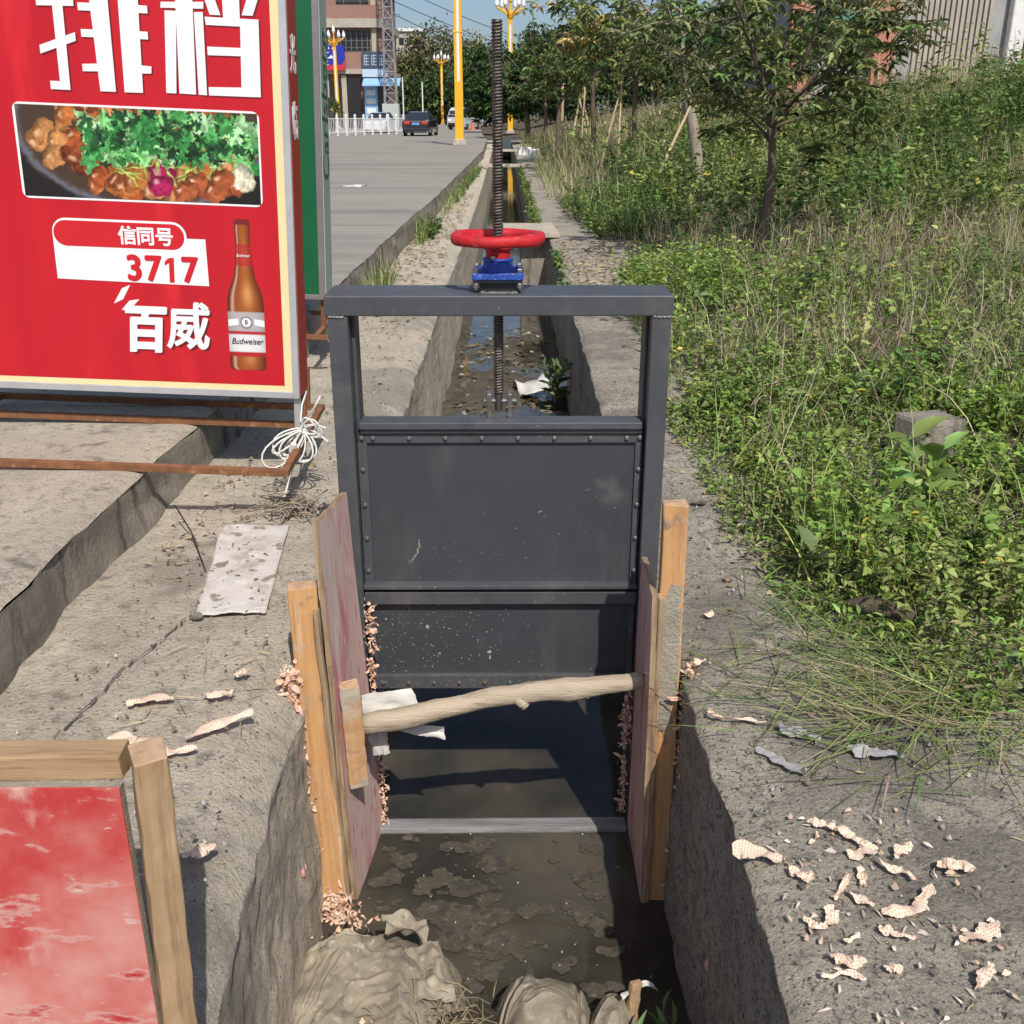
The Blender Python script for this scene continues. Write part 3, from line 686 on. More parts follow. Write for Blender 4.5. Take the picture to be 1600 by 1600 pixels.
r2 = nt.nodes.new("ShaderNodeMapRange"); r2.inputs["From Min"].default_value = .15; r2.inputs["From Max"].default_value = .24; nt.links.new(vo.outputs["Distance"], r2.inputs["Value"])
mx_ = nt.nodes.new("ShaderNodeMix"); mx_.data_type = 'RGBA'; nt.links.new(r2.outputs[0], mx_.inputs[0]); mx_.inputs[6].default_value = (.30, .19, .14, 1); nt.links.new(r0.outputs[0], mx_.inputs[7]); nt.links.new(mx_.outputs[2], b.inputs["Base Color"])
m_foam = mat("peach_foam", (.76, .51, .37), (.66, .40, .28), 30, .85, .6, 90, layers=[((.34, .21, .15), 130, .58, .66), ((.72, .60, .50), 25, .52, .66)], bdist=.006)

def foam(name, label, pts, n, spread, size, seed):
    rs = np.random.default_rng(seed); g = MB(); pts = [Vector(p) for p in pts]
    for i in range(n):
        t = rs.random() * (len(pts) - 1); k = int(t); p = pts[k].lerp(pts[min(k + 1, len(pts) - 1)], t - k)
        p = p + Vector(rs.normal(0, 1, 3) * np.array(spread))
        L_ = size * (1.0 + 3.2 * rs.random() ** 2); w = size * (.45 + .9 * rs.random()); E_ = Euler(rs.random(3) * 6.28).to_matrix()
        ang = rs.uniform(-.6, .6); bend = rs.normal(0, .9); q = Vector((0, 0, 0)); vs = []
        for j in range(4):
            wj = w * (.5, 1, .9, .45)[j] * (.7 + .6 * rs.random())
            for e in (-.5, .5): vs.append(p + E_ @ Vector((q.x, e * wj, q.z + .25 * w * rs.normal())))
            q = q + Vector((math.cos(ang), 0, math.sin(ang))) * L_ / 3; ang += bend
        g.add(vs, [(0, 1, 3, 2), (2, 3, 5, 4), (4, 5, 7, 6)])
    return tag(g.build(name, m_foam), label, "foam", kind="stuff")
foam("foam_crumbs", "peach foam crumbs packed along the left stud", [(-.632, 2.585, .01), (-.628, 2.575, -.10), (-.612, 2.58, -.3), (-.605, 2.58, -.5), (-.60, 2.58, -.76), (-.55, 2.565, -.82)], 900, (.009, .010, .012), .0135, 3)
foam("foam_crumbs", "peach foam heap at the foot of the left stud", [(-.585, 2.56, -.80), (-.52, 2.545, -.80), (-.55, 2.52, -.84)], 330, (.020, .018, .022), .012, 5)
foam("foam_crumbs", "peach foam crumbs packed along the tall right stud", [(.532, 2.60, .02), (.522, 2.585, -.2), (.524, 2.59, -.5), (.522, 2.585, -.83)], 420, (.008, .010, .012), .011, 6)
foam("foam_crumbs", "peach foam crumbs between the left plywood and the gate", [(-.452, 2.985, .02), (-.446, 2.975, -.2), (-.44, 2.965, -.55), (-.43, 2.96, -.84)], 300, (.006, .008, .012), .009, 8)
foam("foam_crumbs", "brown foam crumbs between the right plywood and the gate", [(.405, 2.985, -.30), (.40, 2.985, -.5), (.40, 2.985, -.8)], 180, (.006, .006, .012), .010, 9)

# ------------------------------------------------------------------ red light-box sign
m_signred = mat("red_print", (.52, .012, .022), (.46, .010, .020), 3, .35, stretch=(2.2, 1, .4), layers=[((.60, .02, .028), 2.2, .56, .72, (2.5, 1, .5)), ((.36, .008, .015), 3.1, .62, .8, (2.0, 1, .35))], spec=.4)
m_sidered = mat("red_side_panel", (.42, .022, .016), (.38, .02, .015), 4, .4)
m_cream = mat("cream_print", (.78, .66, .36), (.75, .62, .34), 4, .4)
m_pw = mat("white_print", (.80, .79, .80), None, rough=.38)
m_pr = mat("red_print_plain", (.55, .012, .022), None, rough=.35)
m_pshadow = mat("dark_red_print", (.14, .006, .01), None, rough=.4)

sign = thing("light_box_sign", "red light box restaurant sign with food photo and beer bottle, on rusty stand", "sign", (-.923, 4.3, .382), (0, .04, 0))
def sp(mb, name, m, bevel=0.0, parent=None): return mb.build(name, m, parent or sign, False, bevel)
HT = 1.80; WL = -1.52
g = MB(); g.box(WL + .03, .028, .012, .188, -.018, HT); cab = sp(g, "cabinet", m_alu, .003)
g = MB(); g.box(WL + .05, -.0005, -.0005, .0115, .011, HT - .03); sp(g, "border_print", m_cream)
g = MB(); g.box(WL + .084, -.0335, -.0015, -.0008, .0357, HT - .06); face = sp(g, "face_print", m_signred)
g = MB(); g.box(0, .0285, -.006, .0118, -.0185, HT + .001); g.box(WL + .0295, -.0001, -.006, .0118, -.0186, .0105); g.box(WL + .0295, WL + .049, -.006, .0118, .0106, HT + .001); g.box(WL + .0495, -.0001, -.006, .0118, HT - .029, HT + .0011); sp(g, "front_trim", m_alu, .002)
g = MB(); g.box(.0285, .0305, .016, .184, -.010, HT - .01); side = sp(g, "side_panel", m_sidered)
for k, (ch, w) in enumerate((("光", 1.335), ("临", 1.09))):
    text_obj(ch, .150, "lettering", m_pw, sign, (.0312, .095, w), (math.pi / 2, 0, math.pi / 2), .02, .82)
# big characters (printed strokes)
def strokes(name, polys, y=-.0026, m=m_pw):
    g = MB()
    for i, p in enumerate(polys): g.prism(p, y - i * .00003, y + .0006 - i * .00003)
    return sp(g, name, m)
DANG = [[(-.384, 1.60), (-.319, 1.60), (-.3306, 1.1827), (-.3947, 1.1842)], [(-.4414, 1.5025), (-.2806, 1.509), (-.2826, 1.4849), (-.4436, 1.4824)], [(-.4293, 1.474), (-.3862, 1.4737), (-.4067, 1.1837), (-.4457, 1.1841)],
        [(-.3191, 1.4724), (-.2852, 1.4738), (-.2885, 1.1814), (-.3206, 1.1831)], [(-.21, 1.60), (-.145, 1.60), (-.1466, 1.4573), (-.2095, 1.4568)], [(-.292, 1.57), (-.256, 1.575), (-.2188, 1.4654), (-.2598, 1.4658)], [(-.099, 1.575), (-.058, 1.57), (-.0978, 1.4683), (-.1388, 1.4686)],
        [(-.2795, 1.458), (-.0763, 1.4561), (-.0782, 1.429), (-.2764, 1.4301)], [(-.1463, 1.4553), (-.0763, 1.4561), (-.0804, 1.1827), (-.1545, 1.1848)], [(-.2764, 1.355), (-.1473, 1.3552), (-.1462, 1.3262), (-.2762, 1.325)], [(-.2807, 1.2117), (-.1527, 1.2149), (-.0804, 1.1827), (-.2805, 1.1817)]]
PAI = [[(-.6006, 1.60), (-.5236, 1.60), (-.5356, 1.1805), (-.6067, 1.1799)], [(-.5299, 1.488), (-.4938, 1.4864), (-.4938, 1.4604), (-.5298, 1.461)], [(-.5333, 1.3978), (-.4993, 1.3972), (-.4992, 1.3701), (-.5302, 1.3709)], [(-.5336, 1.2787), (-.4954, 1.2762), (-.4974, 1.2511), (-.5344, 1.2496)],
       [(-.712, 1.60), (-.640, 1.60), (-.640, 1.18), (-.70, 1.18)], [(-.755, 1.488), (-.70, 1.488), (-.70, 1.461), (-.755, 1.461)], [(-.752, 1.397), (-.70, 1.397), (-.70, 1.37), (-.752, 1.37)], [(-.76, 1.275), (-.69, 1.279), (-.69, 1.251), (-.76, 1.249)],
       [(-.85, 1.60), (-.81, 1.60), (-.815, 1.18), (-.89, 1.18), (-.89, 1.21), (-.852, 1.21)], [(-.91, 1.50), (-.77, 1.505), (-.77, 1.475), (-.91, 1.472)], [(-.915, 1.335), (-.775, 1.385), (-.775, 1.355), (-.915, 1.305)]]
strokes("lettering_shadow", [[(x + .006, z - .005) for x, z in p] for p in DANG + PAI], -.0020, m_pshadow)
strokes("lettering", DANG); strokes("lettering", PAI)

def rrect(x0, x1, z0, z1, r, n=6):
    pts = []
    for cx, cz, a0 in ((x1 - r, z1 - r, 0), (x0 + r, z1 - r, 90), (x0 + r, z0 + r, 180), (x1 - r, z0 + r, 270)):
        for k in range(n + 1):
            a = math.radians(a0 + 90 * k / n); pts.append((cx + r * math.cos(a), cz + r * math.sin(a)))
    return pts
# food picture: rounded white frame and a printed photograph painted point by point
g = MB(); g.prism(rrect(-1.05, -.0915, .771, 1.130, .028), -.0026, -.0016); sp(g, "picture_border", m_pw)
def paint_food(W=430, H=165):
    im = np.zeros((H, W, 3)); im[:] = (.012, .010, .010)
    yy, xx = np.mgrid[0:H, 0:W].astype(float)
    rs = np.random.default_rng(5)
    X = xx / W * 2.72; Yc = yy / H           # picture units: height 1
    X = X + .035 * fbm(xx / 10, yy / 10, 5, 3); Yc = Yc + .035 * fbm(xx / 10 + 40, yy / 10, 6, 3)
    def blob(cx, cy, rx, ry, ang, col, hi=None, edge=.12, nz=.25, sd=0):
        c, s_ = math.cos(ang), math.sin(ang); u = ((X - cx) * c + (Yc - cy) * s_) / rx; v_ = (-(X - cx) * s_ + (Yc - cy) * c) / ry
        d = np.sqrt(u * u + v_ * v_) + nz * vn(X * 14 + sd, Yc * 14, 3 + sd)
        a = np.clip((1 - d) / edge, 0, 1)[..., None]
        sh = np.clip(.55 + .5 * (1 - d) - .35 * v_, .2, 1.3)[..., None] * (1 + .9 * vn(X * 30, Yc * 30, 9 + sd)[..., None])
        colr = np.array(col) * sh
        if hi is not None:
            hl = np.clip(1 - np.hypot(u + .3, v_ - .35) / .28, 0, 1)[..., None]; colr = colr * (1 - hl * .7) + np.array(hi) * hl * .7
        im[:] = im * (1 - a) + np.clip(colr, 0, 1) * a
    # wok and its rim
    dd = np.hypot((X - 1.40) / 1.42, (Yc - .80) / .88)
    im[dd < 1.0] = (.05, .03, .02); ring = np.exp(-((dd - 1.0) / .03) ** 2)[..., None]; im[:] = im * (1 - ring) + np.array((.10, .10, .12)) * ring
    for k in range(120):      # braised pieces
        a = rs.random() * 6.28; r = rs.random() ** .6; cx, cy = 1.40 + 1.22 * r * math.cos(a), .62 + .62 * r * math.sin(a)
        col = [(.30, .07, .02), (.38, .12, .03), (.22, .05, .015), (.45, .20, .07)][rs.integers(4)]
        blob(cx, cy, .13 + .1 * rs.random(), .09 + .07 * rs.random(), rs.random() * 3, col, (.75, .5, .3), sd=k)
    blob(1.60, .28, .17, .16, .2, (.30, .012, .07), (.8, .4, .5), sd=71)
    blob(1.62, .20, .15, .08, .2, (.26, .01, .06), (.75, .35, .5), sd=72)
    for (cx, cy) in ((1.97, .33), (1.90, .25), (2.25, .26), (2.32, .18), (2.1, .14), (2.45, .2)): blob(cx, cy, .13, .11, .4, (.30, .07, .025), (.8, .5, .3), sd=int(cx * 50))
    blob(2.53, .33, .13, .20, .1, (.62, .58, .42), (.9, .9, .8), sd=75); blob(1.65, .47, .18, .10, -.4, (.50, .52, .40), (.85, .85, .8), sd=76)
    for k in range(26):      # stems
        cx, cy, a = 1.15 + 1.35 * rs.random(), .25 + .45 * rs.random(), rs.random() * 3.1
        blob(cx, cy, .20, .014, a, (.34, .42, .10), sd=100 + k, nz=.1)
    for k in range(230):     # coriander leaves: lobed
        cx = .75 + 1.92 * rs.random(); cy = .46 + .50 * rs.random() - .06 * abs(cx - 1.9)
        r = .07 + .07 * rs.random(); g_ = rs.random(); rot = rs.random() * 6.28
        ang = np.arctan2(Yc - cy, X - cx); rr = np.hypot(X - cx, Yc - cy)
        lob = r * (.72 + .20 * np.cos(5 * ang + rot) + .14 * np.cos(3 * ang - rot) + .12 * np.cos(13 * ang + rot * 2))
        a_ = np.clip((lob - rr) / .012, 0, 1)[..., None]
        base = np.array([(.02, .13, .03), (.06, .25, .07), (.15, .40, .13), (.04, .20, .05), (.012, .05, .018), (.25, .45, .22), (.01, .03, .012)][rs.integers(7)])
        sh = (.7 + .5 * g_ + .35 * np.cos(5 * ang + rot) * .5 + 1.3 * vn(X * 22, Yc * 22, k))[..., None]
        im[:] = im * (1 - a_) + np.clip(base * sh, 0, 1) * a_
    blob(2.50, .30, .105, .15, .1, (.62, .58, .45), (.9, .9, .8), sd=79); 
    blob(1.58, .17, .17, .13, .2, (.32, .012, .075), (.85, .45, .55), sd=81)
    for (cx, cy) in ((1.98, .22), (2.2, .13), (2.28, .26), (1.85, .12)): blob(cx, cy, .15, .12, .5, (.33, .085, .03), (.9, .6, .4), sd=int(cx * 70))
    return np.clip(im * 1.25, 0, 1)
im = paint_food()
Hh, Ww = im.shape[:2]
PU, PV = np.meshgrid(np.linspace(-1.04, -.0985, Ww), np.linspace(.779, 1.122, Hh))
me = grid_mesh("food_photograph", PU, PU * 0 - .0031, PV, im)
link("food_photograph", me, PRINT, sign)

# pill, number box, lettering
strokes("number_box", [[(-.95, .636), (-.3327, .6352), (-.3291, .4472), (-.95, .455)]], -.0026)
g = MB(); g.prism(rrect(-.95, -.408, .580, .699, .0575, 10), -.0036, -.0028); sp(g, "pill_outline", m_pw)
g = MB(); g.prism(rrect(-.945, -.417, .589, .690, .050, 10), -.0044, -.0037); sp(g, "pill", m_pr)
for ch, u in (("信", -.6467), ("同", -.5738), ("号", -.4975)):
    text_obj(ch, .076, "lettering", m_pw, sign, (u, -.0052, .634), bold=.028)
for ch, u in (("3", -.6300), ("7", -.5530), ("7", -.4040)):
    for k_, (du, dw) in enumerate(((0, 0), (.004, 0), (-.004, 0), (0, .003), (0, -.003))): text_obj(ch, .142, "lettering", m_pr, sign, (u + du, -.0036 - .0002 * k_, .505 + dw), bold=.010, sx=.95)
strokes("lettering", [[(-.487, .555), (-.466, .557), (-.470, .456), (-.490, .456)], [(-.505, .540), (-.486, .556), (-.487, .536), (-.505, .524)]], -.0036, m_pr)
for ch, u, w, s_, bd in (("百", -.612, .245, .205, .030), ("威", -.432, .262, .205, .011)):
    for k_ in range(3): text_obj(ch, s_, "lettering_shadow", m_pshadow, sign, (u + .004 + .003 * k_, -.0022 - .0001 * k_, w - .003 - .002 * k_), bold=bd, sx=.88, shear=.10)
    for k_, (du, dw) in enumerate(((0, 0), (.003, .002), (-.003, -.001), (0, .004))): text_obj(ch, s_, "lettering", m_pw, sign, (u + du, -.0036 - .0002 * k_, w + dw), bold=bd, sx=.88, shear=.10)
strokes("lettering", [[(-.664, .375), (-.622, .382), (-.668, .335), (-.70, .335)], [(-.69, .425), (-.655, .44), (-.69, .38), (-.73, .36)]], -.0026)

# printed bottle
prof = [(.100, .060), (.106, .072), (.115, .076), (.365, .076), (.40, .074), (.43, .067), (.46, .055), (.49, .044), (.53, .037), (.60, .0305), (.655, .0285), (.665, .031), (.69, .031), (.70, .029)]
bw = np.array([p[0] for p in prof]); bh = np.array([p[1] for p in prof])
ws = np.linspace(.100, .70, 90); us = np.linspace(-1, 1, 26)
UU, WW = np.meshgrid(us, ws)
HWd = np.interp(WW, bw, bh)
amb = np.array((.34, .085, .018)); dark = np.array((.075, .015, .006)); lite = np.array((.62, .28, .10))
e = np.abs(UU)[..., None]
colr = amb * (1 - e ** 2) + dark * e ** 2
colr = colr + (lite - amb) * np.exp(-((UU - .15) / .3) ** 2)[..., None] * (np.exp(-((WW - .42) / .05) ** 2) + .6 * np.exp(-((WW - .15) / .03) ** 2) + .5 * np.exp(-((WW - .58) / .05) ** 2))[..., None]
colr = colr + np.array((.5, .4, .35)) * np.exp(-((UU + .72) / .08) ** 2)[..., None] * .7
red = np.array((.42, .02, .025)); wht = np.array((.72, .72, .72)); sil = np.array((.45, .46, .48))
def band(lo, hi, c, a=1.0):
    k = ((WW > lo) & (WW < hi)); colr[k] = colr[k] * (1 - a) + (np.array(c) * (1 - .35 * e[..., 0][..., None] ** 3))[k] * a
band(.160, .335, red); band(.180, .250, wht); band(.265, .345, sil, .85); band(.535, .625, red, .8)
arc = (WW > .345 - .02 * UU ** 2 * 4); 
me = grid_mesh("bottle_print", -.183 + UU * HWd + (WW - .4) * .004, UU * 0 - .0028, WW, np.clip(colr, 0, 1))
link("bottle_print", me, PRINT, sign)
strokes("bottle_cap", [[(-.212, .700), (-.151, .700), (-.149, .712), (-.158, .722), (-.203, .722), (-.214, .712)]], -.0032, mat("dark_red_cap_print", (.16, .015, .02), None, rough=.4))
text_obj("Budweiser", .036, "lettering", mat("black_print", (.03, .02, .03), None, rough=.4), sign, (-.184, -.0040, .222), sx=.86, shear=.25, bold=.008)
text_obj("Budweiser", .018, "lettering", m_pw, sign, (-.182, -.0040, .577), sx=.72, shear=.25)
g = MB(); g.lathe([(.026, 0), (.026, .0005)], 20, Matrix.Translation((-.183, -.0034, .303)) @ Matrix.Rotation(math.pi / 2, 4, 'X')); sp(g, "crest", mat("grey_print", (.22, .23, .25), None, rough=.4))
g = MB(); g.lathe([(.019, 0), (.019, .0005)], 20, Matrix.Translation((-.183, -.0041, .303)) @ Matrix.Rotation(math.pi / 2, 4, 'X')); sp(g, "crest", m_pw)
text_obj("B", .026, "crest", mat("black_print", (.03, .02, .03)), sign, (-.183, -.0049, .303), bold=.01)
strokes("bottle_label", [[(-.258, .285), (-.216, .292), (-.216, .318), (-.258, .312)], [(-.150, .292), (-.108, .285), (-.108, .312), (-.150, .318)]], -.0034)

# legs and rusty base frame
for u in (.012, WL + .06):
    for yy in (.03, .165):
        g = MB(); g.box(u - .014, u + .014, yy - .012, yy + .012, -.165, -.0185); sp(g, "leg", m_alu if yy < .1 else m_rust, .002)
base = thing("base", None, None); base.parent = sign
def bar(p0, p1, r=.014, nm="base_bar"):
    p0, p1 = Vector(p0), Vector(p1); d = p1 - p0; g = MB()
    g.box(-r, r, -r, r, 0, d.length); o = g.build(nm, m_rust, sign, False, .002)
    o.matrix_local = Matrix.Translation(p0) @ d.to_track_quat('Z', 'Y').to_matrix().to_4x4()
bpy.data.objects.remove(base)
bar((WL + .02, -.53, -.172), (.082, -.53, -.172)); bar((WL + .02, .42, -.172), (.062, .42, -.172)); bar((.066, -.516, -.172), (.046, .406, -.172)); bar((WL + .06, -.516, -.172), (WL + .06, .406, -.172))
bar((WL + .10, .12, -.172), (.04, .12, -.172)); bar((WL + .02, .43, .02), (-.02, .43, .02)); bar((-.02, .42, -.16), (-.02, .42, .02))

# bundled white cable hanging on the stand
g = MB(); rs = random.Random(4)
knot = Vector((-.845, 4.10, .285))
for k in range(11):
    low = k % 3 != 2
    L1 = rs.uniform(.10, .21) if low else rs.uniform(.05, .11); wd = rs.uniform(.012, .045); jz = rs.uniform(-.35, .35)
    ax = (Vector((-.62, -.25, -.70 + jz)) if low else Vector((.75, -.1, .35 + 1.3 * jz))).normalized()
    if k in (4, 7): ax = Vector((.05, -.2, -.95)).normalized(); L1 = .12
    sd_ = ax.cross(Vector((.1 * rs.random(), 1, .3 * rs.random()))).normalized(); pts = []
    for t in range(19):
        th = math.pi * 2 * t / 18
        pts.append(knot + ax * L1 * (1 - math.cos(th)) * .5 + sd_ * wd * math.sin(th) * (1.2 - .4 * math.cos(th)) + Vector((0, -.010 * (k % 5) - .02 * math.sin(th * .5), 0)))
    g.tube(pts, .0040, 6)
for q in ([(-.86, 4.28, .40), (-.868, 4.2, .36), (-.865, 4.13, .30)], [(-.865, 4.13, .30), (-.80, 4.10, .37), (-.765, 4.08, .43)], [(-.865, 4.13, .28), (-.80, 4.12, .265), (-.745, 4.08, .235)], [(-.9, 4.10, .13), (-.93, 4.0, .02), (-.90, 3.96, .008), (-.86, 4.02, .008)], [(-.865, 4.13, .29), (-.80, 4.12, .30), (-.75, 4.08, .295)]):
    g.tube(q, .0042, 6)
cb = g.build("cable_bundle", m_cable, None, True); tag(cb, "bundle of looped white cable hanging from the rusty sign stand", "cable")
g = MB(); g.box(-.012, .012, -.011, .011, -.022, .022); o = g.build("plug", m_cable, None, False, .004); o.location = (-.885, 4.035, .225); o.rotation_euler = (.3, .25, .4); wp(o, cb)
g = MB(); g.tube([(-.858, 4.085, .278), (-.832, 4.082, .296)], .018, 8); o = g.build("tie", m_cable, None, True); wp(o, cb)

# ------------------------------------------------------------------ green sign behind
m_green = mat("green_print", (.012, .115, .045), (.010, .10, .04), 4, .35, spec=.4)
m_pale = mat("pale_green_panel", (.36, .43, .38), (.31, .38, .33), 5, .4)
m_trim2 = mat("tarnished_trim", (.30, .26, .26), (.25, .22, .22), 6, .4, metal=.4)
gs = thing("light_box_sign", "green light box sign with pale lettered side, half hidden behind the red sign", "sign", (-1.147, 6.5, .42), (0, .04, 0))
g = MB(); g.box(-1.3, 0, .006, .30, 0, 2.25); g.build("cabinet", m_alu, gs, False, .003)
g = MB(); g.box(-1.28, -.036, -.001, .0055, .03, 2.22); g.build("face_print", m_green, gs)
g = MB(); g.box(-.0355, .001, -.004, .0058, -.001, 2.251); g.box(-1.3, -.0357, -.004, .0058, -.001, .0295); g.build("front_trim", m_trim2, gs, False, .002)
g = MB(); g.box(.0002, .004, .03, .27, .02, 2.22); g.build("side_panel", m_pale, gs)
text_obj("Carlsberg", .30, "lettering", mat("dark_green_print", (.01, .09, .05), None, rough=.4), gs, (.0048, .15, 1.12), Matrix(((0, 0, 1), (0, -1, 0), (1, 0, 0))).to_euler(), .01, .72, .15)
for (u, yy) in ((-.02, .05), (-.02, .25), (-1.28, .05), (-1.28, .25)):
    g = MB(); g.box(u - .015, u + .015, yy - .015, yy + .015, -.185, 0); g.build("leg", m_rust, gs, False, .002)
for yy in (-.25, .55):
    g = MB(); g.box(-1.32, .06, yy - .014, yy + .014, -.20, -.172); g.build("base_bar", m_rust, gs, False, .002)
for u in (-.02, -1.28):
    g = MB(); g.box(u - .014, u + .014, -.235, .535, -.198, -.174); g.build("base_bar", m_rust, gs, False, .002)

# ------------------------------------------------------------------ things on the left ledge
film("paper_sheet", "stained white paper sheet lying flat on the left concrete ledge", [(-1.003, 2.945, .012), (-.775, 2.955, .012), (-.853, 3.715, .012), (-1.112, 3.729, .012)], m_paper, (20, 40), .014, 21, "paper", .002)
# foreground form panel: red plywood with a stud at its right end
st = lumber("timber_stud", "weathered pine stud at the end of the red board in the near left corner", (-.566, 1.325, .004), (-.556, 1.345, .585), .052, .075, m_wood2, .45, endm=m_endg)
root = thing("plywood_board", "red-coated plywood board scraped pale, standing in the near left corner", "plywood", (-.60, 1.34, 0))
g = MB(); g.box(-1.35, -.598, 1.318, 1.322, .002, .535); wp(g.build("faced_side", m_plyred), root)
g = MB(); g.box(-1.35, -.5975, 1.3222, 1.337, .002, .535); wp(g.build("edge_plies", m_cement), root)
root2 = lumber("timber_rail", "pine rail nailed along the back top of the red near board", (-1.35, 1.365, .548), (-.60, 1.365, .556), .045, .05, m_wood2, 0)

# scattered peach scraps
def scrap(name, label, x, y, rot, length, width, curl, seed, group, m=m_peach, z0=.012):
    rs = np.random.default_rng(seed); n, k = 30, 7
    t = np.linspace(0, 1, n); s_ = np.linspace(-.5, .5, k)
    ang = np.cumsum(rs.normal(0, curl * .8, n)) ; ang -= ang.mean()
    px = np.cumsum(np.cos(ang)) * length / n; py = np.cumsum(np.sin(ang)) * length / n
    px -= px.mean(); py -= py.mean()
    w = width * (0.35 + 1.3 * np.abs(vn(t * 4, t * 0, seed)) + .25 * np.sin(np.pi * t)) * np.minimum(1, np.minimum(t, 1 - t) * 12 + .3 + .5 * rs.random())
    tw = .55 * np.sin(t * 5 + seed) * rs.uniform(.0, 1.0)
    T, S = np.meshgrid(t, s_, indexing='ij')
    X_ = px[:, None] - np.sin(ang)[:, None] * w[:, None] * S * np.cos(tw)[:, None]
    Y_ = py[:, None] + np.cos(ang)[:, None] * w[:, None] * S * np.cos(tw)[:, None]
    Z_ = .5 * w[:, None] * S * np.sin(tw)[:, None] + .020 * np.abs(fbm(T * 4 + seed, S * 1.2, seed, 1)) + .007 * S * np.sin(T * 9 + seed) + .003 * fbm(T * 14, S * 5, seed, 2)
    Z_ = Z_ - Z_.min() + z0
    o = link(name, grid_mesh(name, X_, Y_, Z_), m, None, False)
    o.location = (x, y, 0); o.rotation_euler = (0, 0, rot)
    tag(o, label, "scrap", group)
    return o
GR = "peach perforated plastic scraps on the right ledge"
WHERE = ["left end of the top chain", "middle of the top chain", "right end of the top chain", "flat dotted one left of the cluster centre", "folded one at the cluster centre", "narrow one just below the cluster centre", "crumpled one left below the centre",
         "small one touching the crumpled left one", "tiny one right of the crumpled left one", "triangular one above the lowest strip", "long thin strip nearest the viewer", "upper one toward the photo edge", "second one toward the photo edge", "longest one at the right side", "narrow one under the longest one",
         "lone small one low at the right", "one beyond the longest at far right", "wide one at the far right bottom", "outermost one at the upper right", "lowest one at the far right", "thin one hanging left of the top chain", "short one between the chain and the centre"]
for i, (x, y, r, l, w) in enumerate(((.684, 1.885, -.3, .10, .05), (.735, 1.85, -.6, .09, .05), (.744, 1.797, .4, .08, .06), (.593, 1.722, -.5, .065, .055), (.67, 1.689, .9, .10, .035), (.695, 1.655, -.8, .09, .03), (.621, 1.602, 1.3, .07, .045), (.585, 1.585, -.4, .06, .03), (.645, 1.545, .5, .05, .03), (.621, 1.49, .2, .07, .045), (.60, 1.455, -.15, .12, .022), (.834, 1.80, .7, .08, .05), (.80, 1.74, -.9, .10, .04), (.775, 1.62, .3, .13, .045), (.735, 1.555, -.5, .08, .03), (.70, 1.47, .2, .05, .035), (.83, 1.66, 1.0, .10, .05), (.90, 1.56, .4, .11, .05), (.93, 1.75, -.4, .10, .05), (.86, 1.45, .9, .09, .04), (.655, 1.84, .9, .07, .02), (.72, 1.72, 1.4, .07, .03))):
    scrap("plastic_scrap", "peach plastic scrap, " + WHERE[i] + " on the near right ledge", x + .02, y, r, l * (.75 + .3 * ((i * 7) % 5) / 5), w * (.5 + .4 * ((i * 3) % 4) / 4), .24, 300 + i, GR)
scrap("plastic_scrap", "peach strip draped over the broken right arris of the drain", .535, 1.785, -.3, .11, .045, .2, 340, GR, z0=.012)
scrap("plastic_scrap", "long narrow peach strip running from the tall stud onto the right ledge", .60, 2.32, -.45, .17, .022, .16, 341, GR)
scrap("plastic_scrap", "peach strip curled at the foot of the tall right stud", .548, 2.615, .5, .07, .03, .2, 342, GR)
scrap("plastic_scrap", "small peach scrap alone on the damp patch right of the stud", .64, 2.93, .3, .05, .025, .3, 343, GR)
m_greyscrap = mat("grey_scrap", (.36, .35, .35), (.26, .25, .25), 40, .8, layers=[((.14, .14, .15), 60, .6, .7)])
scrap("plastic_scrap", "crumpled grey plastic scrap beside flattened grass on the right ledge", .75, 2.255, -.5, .12, .05, .3, 344, "grey plastic scraps", m_greyscrap)
scrap("plastic_scrap", "long grey plastic scrap lying diagonally on the right ledge", .672, 2.135, -.7, .15, .035, .15, 345, "grey plastic scraps", m_greyscrap)
scrap("plastic_scrap", "grey plastic scrap near the right edge among grass blades", .92, 2.16, -.2, .14, .04, .3, 346, "grey plastic scraps", m_greyscrap)
GL = "peach perforated plastic scraps on the left ledge"
scrap("plastic_scrap", "long peach strip with a wide dotted end on the left ledge", -.755, 2.30, .75, .20, .045, .1, 350, GL)
scrap("plastic_scrap", "wrinkled peach strip trailing behind the red near board", -.86, 2.17, .3, .17, .035, .25, 351, GL)
scrap("plastic_scrap", "peach scrap lying far left behind the red near board", -.965, 2.22, -.1, .12, .06, .2, 352, GL)
scrap("plastic_scrap", "peach scrap lying at the left photo edge above the near board", -.975, 2.42, .2, .13, .04, .25, 353, GL)
scrap("plastic_scrap", "small peach scrap on the left ledge near the orange stud", -.76, 2.565, .6, .05, .03, .3, 354, GL)
scrap("plastic_scrap", "folded peach scrap between the near stud and the broken arris", -.672, 1.805, .7, .075, .035, .35, 355, GL)
scrap("plastic_scrap", "thin tan strip on the left ledge below the paper sheet", -.80, 2.45, .15, .09, .03, .3, 356, GL)
# tangle of dry roots under the cable
rs = np.random.default_rng(77); g = MB()
for i in range(90):
    p = Vector((rs.normal(-.86, .055), rs.normal(3.86, .07), .02 + .03 * rs.random())); a = rs.random() * 6.28; l = .04 + .10 * rs.random()
    d = Vector((math.cos(a), math.sin(a), rs.normal(0, .25))) * l
    g.tube([p - d * .5, p + Vector((rs.normal(0, .01), rs.normal(0, .01), .012)), p + d * .5], .0018 + .002 * rs.random(), 4, False)
tag(g.build("dry_roots", mat("dry_root", (.30, .25, .19), (.20, .16, .12), 30, .9)), "tangle of dry brown roots on the ledge below the white cable", "twigs", kind="stuff")
